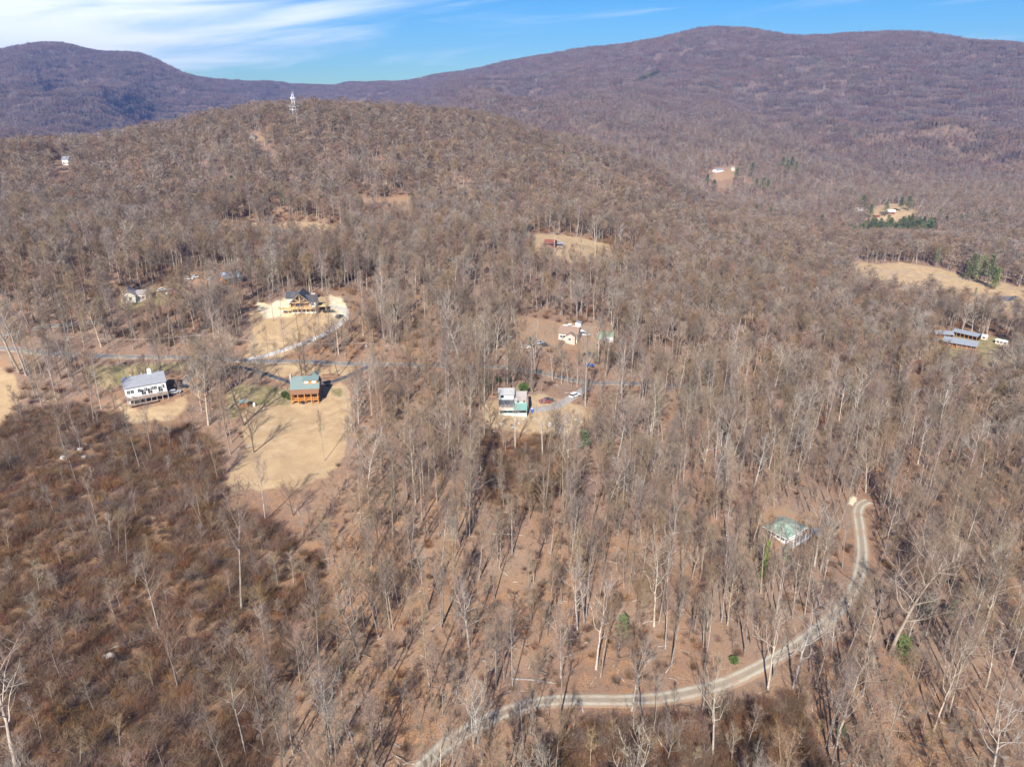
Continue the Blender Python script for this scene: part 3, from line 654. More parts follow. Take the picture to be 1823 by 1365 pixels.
# ranch buildings far right
def longhouse(name, a, b, label, wallm, roofm, depth, hz_, rise, posts=0, cat='building', nw=5, clear=(-.4,0,.3,.6,1.0,1.5)):
    t, w = site(name, a, b, label, cat, clear); gable_wall(0,w,1.5,depth,-3,hz_,rise).build('wall', M[wallm], t); gable_roof(0,w,1.5 if not posts else 0,depth,hz_,rise,.4).build('roof', M[roofm], t)
    for k in range(nw): window(t, w*(k+.35)/nw, .8, 1.3, 1.3, 1.5, frame='white_paint' if k%2 else 'log_orange')
    for k in range(posts): post(t, .2+(w-.4)*k/max(1,posts-1), .15, -2, hz_, 'log_orange', .25)
    return t, w
longhouse('ranch_house', (1677,615), (1737,625), 'long brown ranch house with pale metal roof and front veranda', 'rust_brown', 'pale_metal', 11, 3.0, 1.9, 8, 'house', 8)
longhouse('bunkhouse', (1665,601), (1697,603), 'low brown building with pale roof left of the long barn', 'rust_brown', 'pale_metal', 8, 2.8, 1.3, 5)
longhouse('open_barn', (1694,597), (1738,607), 'long dark open barn with silvery roof behind the ranch house', 'black', 'pale_metal', 8, 3.0, 1.2, 7, 'barn', 0)
longhouse('shed', (1744,604), (1753,606), 'small white-roofed shed at the right end of the long barn', 'cream', 'white_paint', 5, 2.2, .8, 0, 'shed', 1)
longhouse('trailer_home', (1770,612), (1789,616), 'white-roofed trailer standing apart at the right of the ranch', 'cream', 'white_paint', 5.5, 2.4, .5, 0, 'trailer', 3)
longhouse('carport', (1657,611), (1664,612), 'small pale carport at the left end of the ranch', 'pale_metal', 'pale_metal', 6, 2.2, .7, 3, 'carport', 0)
# red house in the clearing, and those farther off
t, w = longhouse('red_house', (968,440), (986,441), 'small brick-red house in the tan hillside clearing', 'red_wood', 'red_wood', 9, 3.0, 1.8, 3, 'house', 3)
longhouse('lean_to', (988,440), (1003,440), 'grey lean-to shed right of the brick-red house', 'grey_deck', 'grey_shingle', 6, 2.4, .9, 3, 'shed', 0)
longhouse('barn', (1577,382), (1592,383), 'white-roofed red barn in the far right clearing', 'red_wood', 'white_paint', 14, 4.5, 2.5, 0, 'barn', 3)
longhouse('farmhouse', (1526,378), (1537,378), 'pale farmhouse among trees left of the red barn', 'white_paint', 'taupe_roof', 10, 5, 2, 0, 'house', 3)
longhouse('shed', (1558,389), (1567,389), 'low red shed just below the white-roofed barn', 'red_wood', 'red_wood', 9, 3, 1.5, 0, 'shed', 2)
longhouse('cottage', (1277,308), (1289,307), 'white cottage at the left of the orange valley clearing', 'white_paint', 'grey_shingle', 12, 4.5, 2.5, 0, 'house', 3)
longhouse('cottage', (1302,304), (1308,304), 'tiny pale cottage at the right of the orange valley clearing', 'cream', 'taupe_roof', 12, 4.5, 2.5, 0, 'house', 2)
longhouse('terrace_house', (417,415), (436,415), 'grey-roofed white house on the terrace behind the woods', 'cream', 'grey_roof', 9, 3, 1.6, 0, 'house', 4)
longhouse('terrace_house', (438,416), (455,416), 'tan two-storey house on the terrace behind the woods', 'cream', 'new_timber', 9, 5, 2.2, 0, 'house', 4)
longhouse('outbuilding', (458,422), (466,422), 'small tan outbuilding right of the two terrace houses', 'cream', 'cream', 5, 2.5, 1, 0, 'shed', 1)
longhouse('hill_house', (110,294), (121,294), 'small white house alone on the far left hillside', 'white_paint', 'pale_metal', 10, 5, 2.5, 0, 'house', 3)
longhouse('hilltop_house', (446,247), (452,247), 'tiny pale house near the ridge top below the tower', 'cream', 'taupe_roof', 7, 2.6, 1, 0, 'house', 2)
longhouse('hilltop_house', (456,248), (463,247), 'tiny tan house near the ridge top, right of its neighbour', 'cream', 'taupe_roof', 7, 2.6, 1, 0, 'house', 2)
longhouse('mountain_house', (946,187), (954,187), 'single pale house in the clearing on the dark mountain flank', 'white_paint', 'pale_metal', 14, 6, 3, 0, 'house', 2)
# garden shed, orange
t, w = site('shed', (429,726), (441,724), 'small orange garden shed with grey-green roof left of the log house', 'shed', clear=(0,.8,1.6)); MB().box(0,w,0,2.6,-1,2.0).build('wall', M['log_orange'], t); gable_roof(0,w,0,2.6,2.0,.7,.3,.1).build('roof', M['green_metal'], t); MB().box(w*.3,w*.6,-.05,-.01,-.1,1.7).build('door', M['log_brown'], t)

# ------------------------------------------------------------ vehicles
def car(a, ang, label, m, kind='car', cat=None, group=None):
    p = at(*a); rz = ang; L_, Wd, hh = {'car':(4.5,1.8,.8),'suv':(4.8,1.95,.95),'van':(6.0,2.1,1.3),'pickup':(5.4,1.95,.9)}[kind]
    t = empty({'car':'parked_car','suv':'parked_car','van':'parked_van','pickup':'pickup_truck'}[kind], (p.x,p.y,p.z+.12), rz, label, cat or {'pickup':'pickup truck','van':'van'}.get(kind,'car'), group)
    b = [(-L_/2,.35),(L_/2,.35),(L_/2,hh*.85),(L_*.22,hh),( -L_/2,hh)]
    mb = MB().prism(b, -Wd/2, Wd/2); mb.build('body', M[m], t)
    c0, c1, ht = {'car':(-.42,.20,.55),'suv':(-.48,.22,.75),'van':(-.49,.42,1.1),'pickup':(-.05,.24,.7)}[kind]
    MB().prism([(L_*c0,hh),(L_*c1,hh),(L_*(c1-.09),hh+ht-.06),(L_*(c0+.05),hh+ht-.06)], -Wd/2+.08, Wd/2-.08).build('window', M['glass'], t)
    MB().box(L_*(c0+.05), L_*(c1-.10), -Wd/2+.12, Wd/2-.12, hh+ht-.055, hh+ht).build('roof', M[m], t)
    if kind == 'pickup': MB().box(-L_/2+.1, L_*-.06, -Wd/2+.12, Wd/2-.12, hh+.002, hh+.03).build('truck_bed', M['black'], t)
    wm = MB().tube([(0,-.12,0),(0,.12,0)], [.34,.34], 12, True).mesh('wheel', M['tyre'])
    for sx in (-.31,.31):
        for sy in (-1,1):
            o = bpy.data.objects.new('wheel', wm); S.collection.objects.link(o); o.parent = t; o.location = (L_*sx, sy*(Wd/2-.1), .34)
    for sy in (-1,1): MB().box(L_/2, L_/2+.03, sy*Wd*.36-.16, sy*Wd*.36+.16, .55, .7).build('headlight', M['white_paint'], t)
    FOOT.append((p.x,p.y,3)); FOOT.append((p.x*.96,p.y*.96,4)); FOOT.append((p.x*.92,p.y*.92,3)); return t
car((1023,706), .75, 'white car parked on the gravel drive by the mint green house', 'car_white', 'suv')
car((970,717), .15, 'red car parked beside the mint green house', 'car_red')
car((976,714), .1, 'dark car parked behind the red car', 'car_dark')
car((335,498), .2, 'white pickup on the dirt yard left of the workshop', 'car_white', 'pickup')
car((347,495), .1, 'small white car behind the white pickup on the dirt yard', 'car_white')
car((378,499), .2, 'white car nearest the workshop with the blue-grey roof', 'car_white')
car((306,523), 1.2, 'tall white van right of the faded white house', 'car_white', 'van')
car((288,518), 1.0, 'small white car between the faded house and white van', 'car_white')
car((338,516), .2, 'red car parked right of the tall white van', 'car_red')
car((936,620), .2, 'white car left of the brown-roofed house', 'car_white')
car((969,616), .3, 'dark car in front of the brown-roofed house', 'car_dark')
car((960,612), -.2, 'silver car in front of the brown-roofed house', 'car_silver')
car((1041,597), -.3, 'white pickup right of the brown-roofed house', 'car_white', 'pickup')
car((1048,633), -.2, 'dark pickup on the slope below the green shelter', 'car_dark', 'pickup')
car((1049,652), -.1, 'blue car on the slope just above the lane', 'car_blue')
car((585,556), .3, 'dark pickup in the shade right of the timber house', 'car_dark', 'pickup')
car((604,565), 1.2, 'green-grey car on the pale drive below the timber house', 'car_dark')
car((324,690), .5, 'dark car in the shadow right of the white house', 'car_dark')
car((311,700), .5, 'silver car in the shadow right of the white house', 'car_silver')
car((596,413), .1, 'tiny white car at the right end of the hill terrace', 'car_white')
car((577,417), .1, 'tiny silver car on the hill terrace', 'car_silver')

# ------------------------------------------------------------ tower
p = at(525,212); R0t = math.hypot(p.x,p.y); d = ray(525,163); ztop = H + d[2]/math.hypot(d[0],d[1])*R0t; TH = ztop-p.z
t = empty('radio_tower', p, .3, 'white lattice radio tower with antenna platforms on the ridge top', 'tower')
def twd(z): return 2.6-1.7*min(z/TH,1)
for sx in (-1,1):
    for sy in (-1,1): MB().bar((sx*twd(0),sy*twd(0),-2),(sx*twd(TH),sy*twd(TH),TH-3),.26).build('leg', M['steel_white'], t)
mb = MB(); k = 14
for i in range(k):
    a = (TH-3)*i/k; b = (TH-3)*(i+1)/k
    for sx,sy,ux,uy in ((-1,-1,1,-1),(1,-1,1,1),(1,1,-1,1),(-1,1,-1,-1)):
        mb.bar((sx*twd(a),sy*twd(a),a),(ux*twd(b),uy*twd(b),b),.10); mb.bar((sx*twd(b),sy*twd(b),b),(ux*twd(b),uy*twd(b),b),.10)
mb.build('lattice', M['steel_white'], t)
MB().bar((0,0,TH-4),(0,0,TH),.25).bar((1,0,TH-4),(1,0,TH-.5),.15).build('mast', M['steel_white'], t)
pxm = R0t/FPX*cp*1.08
for zf, rr in ((ztop-p.z-10*pxm, 2.6),(ztop-p.z-22*pxm, 5.2),(ztop-p.z-27*pxm, 4.4)):
    mb = MB()
    for i in range(12): a = 2*math.pi*i/12; b = 2*math.pi*(i+1)/12; mb.bar((rr*math.cos(a),rr*math.sin(a),zf),(rr*math.cos(b),rr*math.sin(b),zf),.22)
    for i in range(4): a = math.pi*i/4; mb.bar((rr*math.cos(a),rr*math.sin(a),zf),(-rr*math.cos(a),-rr*math.sin(a),zf),.16)
    mb.build('platform', M['steel_white'], t)
    am = MB().box(-.25,.25,-.1,.1,-.9,1.0).mesh('antenna', M['steel_white'])
    for i in range(9):
        a = 2*math.pi*i/9+.2; o = bpy.data.objects.new('antenna', am); S.collection.objects.link(o); o.parent = t; o.location = (rr*math.cos(a),rr*math.sin(a),zf+.2); o.rotation_euler = (0,0,a+math.pi/2)
FOOT += [(p.x,p.y,7),(p.x*.985,p.y*.985,8)]

# ------------------------------------------------------------ utility poles and wire
PL = []
for i, (a, lb) in enumerate((((128,640),'wooden utility pole at the left end of the lane'), ((359,636),'wooden utility pole by the lane above the white house drive'), ((653,650),'wooden utility pole where the lane meets the log house drive'), ((905,660),'wooden utility pole beside the lane above the mint green house'))):
    p = at(*a); t = empty('utility_pole', p, 0, lb, 'utility pole', 'utility poles along the lane'); PL.append(p)
    MB().tube([(0,0,-1),(0,0,10.5)], [.17,.12], 8, True).build('pole', M['bark_grey'], t); MB().box(-1.1,1.1,-.07,.07,9.6,9.8).build('crossarm', M['bark_grey'], t); MB().tube([(.3,.25,8.1),(.3,.25,9.0)], [.22,.22], 8, True).build('transformer', M['concrete'], t)
for k, (a, b, lb) in enumerate(zip(PL, PL[1:], ('thin pale wire strung over the lane at far left', 'thin wire strung past the log house', 'thin wire strung over the lane through the woods'))):
    pts = [a.lerp(b, i/16)+Vector((0,0,9.9-1.6*4*(i/16)*(1-i/16))) for i in range(17)]
    o = MB().tube(pts, [.016]*17, 4).build('power_line', M['steel_white']); tag(o, lb, 'wire')

# ------------------------------------------------------------ small things on the ground
p = at(193,1170); mb = MB()
rk = bpy.data.meshes.new('boulder')
import bmesh
def rockmesh(seed, n=2):
    bm = bmesh.new(); bmesh.ops.create_icosphere(bm, subdivisions=n, radius=1); r_ = random.Random(seed)
    for v in bm.verts: v.co *= 1+r_.uniform(-.22,.22); v.co.z *= .6
    m = bpy.data.meshes.new('boulder'); bm.to_mesh(m); bm.free(); m.materials.append(M['rock']); return m
RM = [rockmesh(i) for i in range(4)]
def rock(a, s, lb, grp=None, i=0):
    p = at(*a); o = bpy.data.objects.new('boulder', RM[i%4]); S.collection.objects.link(o); o.location = p+Vector((0,0,s*.2)); o.scale = (s,s*.8,s); o.rotation_euler = (0,0,i*1.3); return tag(o, lb, 'rock', grp)
rock((193,1170), 1.5, 'large pale boulder lying in the lower left thicket')
rock((199,1200), .6, 'small stone just below the large pale boulder', i=1)
for i, a in enumerate(((143,800),(112,815),(150,815))): rock(a, 1.0, ['pale rock in the brush below the white house, topmost','pale rock in the brush below the white house, leftmost','pale rock in the brush below the white house, lowest'][i], 'pale rocks in the thicket', i)
for i in range(4):
    rock((452+i*8, 752-i*0-rnd.uniform(0,2)) if False else (493+i*5.5, 703-i*3.6), .3, 'flat pale stepping stone on the garden path left of the log house', 'stepping stones of the garden path', i)
for i in range(26):
    a = (rnd.uniform(870,1060), rnd.uniform(742,772)); rock(a, rnd.uniform(.3,.8), 'pale stone scattered on the slope below the mint green house', 'pale stones below the mint green house', i)
# raised beds beside the log house
for i, a in enumerate(((578,668),(588,667),(599,668),(581,673),(592,673),(604,672))):
    p = at(*a); t = empty('garden_bed', p, .1, 'wooden raised bed right of the log house, %s' % ['back row left','back row middle','back row right','front row left','front row middle','front row right'][i], 'garden bed', 'raised garden beds')
    MB().box(-1,1,-.5,-.4,0,.35).box(-1,1,.4,.5,0,.35).box(-1,-.9,-.4,.4,0,.35).box(.9,1,-.4,.4,0,.35).build('frame', M['log_brown'], t); MB().box(-.9,.9,-.4,.4,0,.25).build('soil', M['bark_dark'], t)
def barrel(a, m, lb, s=1.0):
    p = at(*a); t = empty('barrel', p, 0, lb, 'barrel'); MB().tube([(0,0,0),(0,0,.12*s),(0,0,.5*s),(0,0,.85*s),(0,0,.98*s)], [.3*s,.33*s,.36*s,.33*s,.3*s], 12, True).build('drum', M[m], t); MB().tube([(0,0,.98*s),(0,0,1.04*s)], [.25*s,.25*s], 10, True).build('lid', M['white_paint'], t)
barrel((947,734), 'blue_plastic', 'blue barrel at the right corner of the mint green house', 1.6)
barrel((453,723), 'white_paint', 'pale barrel on the grass beside the orange garden shed', 1.3)
# junk round the brown house
for i, (a, m, s, lb) in enumerate((((1006,582),'white_paint',2.2,'white appliance crate behind the brown-roofed house, left'),((1014,580),'pale_metal',2.0,'grey metal crate behind the brown-roofed house, middle'),((1020,583),'white_paint',1.6,'small white crate behind the brown-roofed house, right'),((1026,596),'blue_plastic',1.8,'bright blue crate at the right end of the brown roof'),((1036,592),'pale_metal',2.6,'pale flat-bed crate right of the brown-roofed house'),((908,602),'pale_metal',2.0,'bluish crate among the trees left of the brown-roofed house'))):
    p = at(*a); t = empty('storage_crate', p, i*.5, lb, 'crate', 'crates and junk around the brown-roofed house')
    MB().box(-s/2,s/2,-s*.35,s*.35,-.2,s*.4).build('box', M[m], t); MB().box(-s*.52,s*.52,-s*.37,s*.37,s*.4,s*.44).build('lid', M['white_paint'], t)
# pond at the right edge of the hill field
def pond(px):
    ps = [at(*q) for q in px]; z = min(p.z for p in ps)+.35; m = bpy.data.meshes.new('pond'); m.from_pydata([(p.x,p.y,z) for p in ps], [], [tuple(range(len(ps)))]); m.materials.append(mat('pond_water', (.05,.07,.09), rough=.08, spec=.5)); o = bpy.data.objects.new('pond', m); S.collection.objects.link(o); tag(o, 'small dark pond in the field at the far right', kind='structure')
pond([(1776,532),(1776,524),(1790,521),(1806,524),(1812,530),(1800,536),(1788,536)][::-1])

# ------------------------------------------------------------ bare trees
def blade(mb, a, b, w):                       # a single thin tapering twig
    a = Vector(a); b = Vector(b); d = b-a
    s = d.cross(Vector((rnd.uniform(-1,1), rnd.uniform(-1,1), rnd.uniform(-1,1))))
    if s.length < 1e-5: return
    s = s.normalized()*w/2; mb.tri(a-s, a+s, b)
def make_tree(kind, seed, lod=0):
    """returns (trunk MB, crown MB); kinds: tall, spread, pale, sapling"""
    global rnd
    keep = rnd; rnd = random.Random(seed); U = rnd.uniform
    tr = MB(); cr = MB()
    Hh = {'tall': U(21,27), 'spread': U(16,21), 'pale': U(19,26), 'sapling': U(7,12)}[kind]
    R0 = {'tall': .20, 'spread': .24, 'pale': .26, 'sapling': .10}[kind]*U(.85,1.15)*(1.25 if lod else 1)
    k0 = (7,5,3)[lod]; tw_w = (.038,.085,.20)[lod]; tw_l = (1.0,1.4,2.3)[lod]
    c0 = {'tall': .50, 'spread': .30, 'pale': .36, 'sapling': .35}[kind]
    spreadw = {'tall': 3.9, 'spread': 6.6, 'pale': 6.0, 'sapling': 2.0}[kind]
    ns = (11,7,4)[lod]; lean = Vector((U(-.05,.05), U(-.05,.05), 0)); wob = {'tall':.14,'spread':.35,'pale':.4,'sapling':.15}[kind]
    pts = []; p = Vector((0,0,-.6)); off = Vector((0,0,0))
    for i in range(ns+1):
        t = i/ns; off += Vector((U(-1,1),U(-1,1),0))*wob*(Hh/ns/2.4)
        pts.append(Vector((0,0,-.6+t*Hh*(.93 if kind!='spread' else .8))) + lean*t*Hh + off*t)
    rad = [max(.03, R0*((1-t/ns)**.75)*(1.25 if t==0 else 1)) for t in range(ns+1)]
    tr.tube(pts, rad, k0)
    def pt(t):
        f = t*ns; i = min(int(f), ns-1); return pts[i].lerp(pts[i+1], f-i), rad[i]+(rad[i+1]-rad[i])*(f-i)
    nl = {'tall': (15,11,7), 'spread': (13,10,7), 'pale': (12,9,6), 'sapling': (9,6,4)}[kind][lod]
    ends = []
    for i in range(nl):
        t = c0 + (1-c0)*(i+U(0,.8))/nl; t = min(t,.985); q, rr = pt(t); a = i*2.4+U(-.6,.6)
        frac = (t-c0)/(1-c0)
        ln = spreadw*math.sqrt(max(.12, 1-((frac-.35)/.72)**2))*U(.7,1.2)*1.15; up = U(.45,.85)+.8*frac + (.35 if kind=='tall' else 0)
        d = Vector((math.cos(a), math.sin(a), up)).normalized(); nseg = (5,3,2)[lod]; lp = [q]; v = q.copy()
        crook = {'tall':.16,'spread':.34,'pale':.42,'sapling':.15}[kind]
        for s in range(nseg):
            d = (d + Vector((U(-1,1),U(-1,1),U(-.5,.9)))*crook + Vector((0,0,.10))).normalized(); v = v + d*ln/nseg; lp.append(v.copy())
        r1 = min(rr*.62, .14 if kind!='sapling' else .04)*(1.2 if lod else 1)
        tr.tube(lp, [max(.022,r1*(1-.8*s/nseg)) for s in range(nseg+1)], (4,3,3)[lod])
        nb = (5,4,2)[lod]
        if lod == 2:
            ends.append((lp[-1], d)); ends.append((lp[1], d)); continue
        for b in range(nb):
            tb = .25+.75*(b+U(0,.9))/nb; f = tb*nseg; j = min(int(f), nseg-1); w0 = lp[j].lerp(lp[j+1], min(f-j,1))
            bd = (d*.7 + Vector((U(-1,1),U(-1,1),U(-.3,.9)))).normalized(); bl = ln*U(.28,.5); w1 = w0+bd*bl*.5; bd = (bd+Vector((U(-1,1),U(-1,1),U(-.2,.8)))*.4).normalized(); w2 = w1+bd*bl*.5
            pal = tr if kind=='pale' else cr
            pal.tube([w0,w1,w2], [.036*(1.4 if lod else 1),.024*(1.4 if lod else 1),.012], 3)
            ends.append((w1, bd)); ends.append((w2, bd)); ends.append((w0.lerp(w1,.5), bd))
    ends.append((pts[-1], Vector((0,0,1))))
    per = {'tall': (3,5,12), 'spread': (5,6,14), 'pale': (3,4,8), 'sapling': (4,4,4)}[kind][lod]
    for e, d in ends:
        for _ in range(per):
            dd = (d*.55 + Vector((U(-1,1),U(-1,1),U(-.45,1)))).normalized(); l = tw_l*U(.5,1.35)*(.6 if kind=='sapling' else 1)
            s = e + Vector((U(-1,1),U(-1,1),U(-1,1)))*.35*(1+lod*.8)
            blade(cr, s, s+dd*l, tw_w*U(.7,1.3))
            if lod == 0 and U(0,1) < .55:
                m_ = s+dd*l*.5; blade(cr, m_, m_+(dd+Vector((U(-1,1),U(-1,1),U(-.5,1)))*.8).normalized()*l*.6, tw_w*.7)
    rnd = keep
    return tr, cr
def make_shrub(seed, hgt=2.6, n=170, w=.045):
    r_ = random.Random(seed); U = r_.uniform; mb = MB()
    for i in range(n):
        a = U(0,6.283); rr = abs(r_.gauss(0,.5))*hgt*.5; b = Vector((math.cos(a)*rr*.6, math.sin(a)*rr*.6, -.1))
        o = Vector((math.cos(a)*U(.1,.9), math.sin(a)*U(.1,.9), U(.5,1.5))).normalized(); l = hgt*U(.35,1.0)
        m_ = b+o*l*.55; e = m_+(o+Vector((U(-1,1),U(-1,1),U(-.8,.4)))*.8).normalized()*l*.5
        s = o.cross(Vector((U(-1,1),U(-1,1),U(-1,1)))).normalized()*w
        mb.quad(b-s, b+s, m_+s*.6, m_-s*.6); mb.tri(m_-s*.6, m_+s*.6, e)
        for _ in range(2):
            q = m_+Vector((U(-.3,.3),U(-.3,.3),U(-.3,.3))); t = Vector((U(-1,1),U(-1,1),U(-.3,1))).normalized()*l*.35; s2 = s*.5
            mb.tri(q-s2, q+s2, q+t)
    return mb
def join(parts, name):                      # several MBs, one mesh, a material each
    v = []; f = []; mi = []; ms = []
    for k, (mb, m_) in enumerate(parts):
        n = len(v); v += [tuple(x) for x in mb.v]; f += [tuple(n+i for i in q) for q in mb.f]; mi += [k]*len(mb.f); ms.append(m_)
    m = bpy.data.meshes.new(name); m.from_pydata(v, [], f)
    for a in ms: m.materials.append(a)
    m.polygons.foreach_set('material_index', mi); return m
KINDS = ['tall']*8+['spread']*5+['pale']*5+['sapling']*4
TRUNKM = {'tall':'bark_grey','spread':'bark_dark','pale':'bark_pale','sapling':'bark_grey'}
CROWNM = {'tall':'twig','spread':'twig','pale':'twig_pale','sapling':'twig'}
def conifer(seed, h=16, n=900, w=.5, spread=.24, base=.12):
    r_ = random.Random(seed); U = r_.uniform; tr = MB(); cr = MB(); tr.tube([(0,0,-.5),(U(-.2,.2),U(-.2,.2),h*.5),(U(-.3,.3),0,h*.97)], [h*.014,h*.010,.03], 5)
    nb = 70
    for b in range(nb):
        t = base+(1-base)*(b/nb)**.9; z = h*t; a = b*2.4+U(-.4,.4); L_ = h*spread*((1-t)**.75)*U(.6,1.25)+.25
        d = Vector((math.cos(a), math.sin(a), U(-.15,.35)))
        for i in range(n//nb):
            q = Vector((0,0,z))+d*L_*U(.15,1)+Vector((U(-1,1),U(-1,1),U(-.7,.7)))*.35*(h/16)
            e = (d+Vector((U(-1,1),U(-1,1),U(-.8,.6)))).normalized()*U(.4,.95)*w*1.7; s = e.cross(Vector((U(-1,1),U(-1,1),U(-1,1)))).normalized()*w*.32
            cr.quad(q-s*.5, q+s*.5, q+e+s, q+e-s)
    return tr, cr
def leafy(seed, r=2.4, n=700):
    r_ = random.Random(seed); U = r_.uniform; tr = MB(); cr = MB(); tr.tube([(0,0,-.3),(.1,0,r),(0,.1,r*1.6)], [.12,.08,.02], 5)
    for i in range(n):
        d = Vector((r_.gauss(0,1), r_.gauss(0,1), r_.gauss(0,1))).normalized(); k = U(.6,1)*(1+.16*math.sin(d.x*5+seed)*math.cos(d.y*6))
        q = Vector((d.x*r*k, d.y*r*k, r*1.05+d.z*r*1.0*k)); e = (d+Vector((U(-1,1),U(-1,1),U(-1,1)))).normalized()*.42; s = e.cross(Vector((U(-1,1),U(-1,1),U(-1,1)))).normalized()*.16
        cr.quad(q-s, q+s, q+e+s, q+e-s)
    return tr, cr

near_tr, near_cr, P0, P1, P2 = [], [], [], [], []
for i, kd in enumerate(KINDS):
    t_, c_2 = make_tree(kd, 100+i, 0)
    near_tr.append(t_.mesh('trunk', M[TRUNKM[kd]])); near_cr.append(c_2.mesh('crown', M[CROWNM[kd]]))
    for m_ in (near_tr[-1],): m_.polygons.foreach_set('use_smooth', [True]*len(m_.polygons))
    P0.append(join([(t_, M[TRUNKM[kd]]), (c_2, M[CROWNM[kd]])], 'bare_tree'))
    t_, c_2 = make_tree(kd, 200+i, 1); P1.append(join([(t_, M[TRUNKM[kd]]), (c_2, M[CROWNM[kd]])], 'bare_tree'))
    t_, c_2 = make_tree(kd, 300+i, 2); P2.append(join([(t_, M[TRUNKM[kd]]), (c_2, M[CROWNM[kd]])], 'bare_tree'))
# clumps of far trees
def clump(seed, n, size):
    r_ = random.Random(seed); U = r_.uniform; parts = {}
    tk = MB(); cw = MB(); cg = MB()
    for i in range(n):
        x, y, h = U(-size,size), U(-size,size), U(13,22); w = .35
        tk.bar((x,y,-4), (x,y,h*.7), w)
        c = cw if U(0,1) < .8 else cg
        for _ in range(24):
            q = Vector((x+r_.gauss(0,1.5), y+r_.gauss(0,1.5), h*U(.3,.9))); e = Vector((U(-.6,.6),U(-.6,.6),U(.3,1.2))).normalized()*U(2,4.6); s = e.cross(Vector((U(-1,1),U(-1,1),U(-1,1)))).normalized()*U(.25,.6)
            c.tri(q-s, q+s, q+e)
    return join([(tk, M['bark_far']), (cw, M['twig_far']), (cg, M['twig_far2'])], 'tree_clump')
PC = [clump(400+i, 24, 20) for i in range(8)]
PS = [make_shrub(500+i, 2.0+.4*i, 85, .028).mesh('brush', M['brush']) for i in range(6)]

def proto_collection(name, meshes):
    c = bpy.data.collections.new(name)
    for i, m_ in enumerate(meshes):
        o = bpy.data.objects.new('%s_%02d' % (name, i), m_); c.objects.link(o)
    return c
def scatter(name, label, cat, coll, pts, rot, scl, idx):
    m = bpy.data.meshes.new(name); n = len(pts); m.vertices.add(n); m.vertices.foreach_set('co', np.asarray(pts, np.float32).ravel())
    for nm, ty, arr, key in (('rot','FLOAT_VECTOR',rot,'vector'), ('scl','FLOAT_VECTOR',scl,'vector'), ('idx','INT',idx,'value')):
        a = m.attributes.new(nm, ty, 'POINT'); a.data.foreach_set(key, np.asarray(arr, np.int32 if ty=='INT' else np.float32).ravel())
    o = bpy.data.objects.new(name, m); S.collection.objects.link(o)
    g = bpy.data.node_groups.new(name+'_nodes', 'GeometryNodeTree')
    g.interface.new_socket('Geometry', in_out='INPUT', socket_type='NodeSocketGeometry'); g.interface.new_socket('Geometry', in_out='OUTPUT', socket_type='NodeSocketGeometry')
    gi = g.nodes.new('NodeGroupInput'); go = g.nodes.new('NodeGroupOutput'); ip = g.nodes.new('GeometryNodeInstanceOnPoints'); ci = g.nodes.new('GeometryNodeCollectionInfo')
    ci.inputs['Collection'].default_value = coll; ci.inputs['Separate Children'].default_value = True; ci.inputs['Reset Children'].default_value = True
    ip.inputs['Pick Instance'].default_value = True
    def na(nm, ty):
        q = g.nodes.new('GeometryNodeInputNamedAttribute'); q.data_type = ty; q.inputs['Name'].default_value = nm; return next(s for s in q.outputs if s.enabled and s.name=='Attribute')
    g.links.new(gi.outputs[0], ip.inputs['Points']); g.links.new(ci.outputs[0], ip.inputs['Instance'])
    g.links.new(na('idx','INT'), ip.inputs['Instance Index']); g.links.new(na('rot','FLOAT_VECTOR'), ip.inputs['Rotation']); g.links.new(na('scl','FLOAT_VECTOR'), ip.inputs['Scale'])
    g.links.new(ip.outputs[0], go.inputs[0])
    md = o.modifiers.new('scatter', 'NODES'); md.node_group = g
    return tag(o, label, cat, kind='stuff')
def sector(r0, r1, per, az=42, seedn=0):
    """random spots, one per `per` square metres, between two distances"""
    R_ = np.random.RandomState(900+seedn); A = math.radians(az); area = A*(r1*r1-r0*r0); n = int(area/per)
    r = np.sqrt(R_.uniform(r0*r0, r1*r1, n)); a = R_.uniform(-A, A, n); return r*np.sin(a), r*np.cos(a), R_
def thin(x, y, R_, dens):
    k = R_.uniform(0,1,len(x)) < dens; return x[k], y[k]
def inany(x, y):
    jx, jy = jitter(x, y); return inside(jx, jy, BRUSH) | inside(jx, jy, BRUSH2) | inside(jx, jy, BRUSH3)
def pick(R_, n, x, y):
    """which kind stands where: stands of tall poplars, groups of spreading oaks, some pale trees"""
    a = fbm(x/70, y/70, 61, 2)*2.2; u = R_.uniform(0,1,n)
    w_tall = .50+a*.5; w_spread = .22-a*.3
    k = np.where(u < w_tall, R_.randint(0,8,n), np.where(u < w_tall+np.clip(w_spread,.05,1), 8+R_.randint(0,5,n), np.where(u < .82, 13+R_.randint(0,5,n), 18+R_.randint(0,4,n))))
    return k
def rots(R_, n, tilt=.05): return np.stack([R_.normal(0,tilt,n), R_.normal(0,tilt,n), R_.uniform(0,6.283,n)], 1)
def clipview(x, y, m=160):
    z = zg(x, y)+8-H; d = y*cp - z*sp_; px = 911.5+FPX*x/np.maximum(d,1); return (px > -m) & (px < 1823+m) & (d > 0)

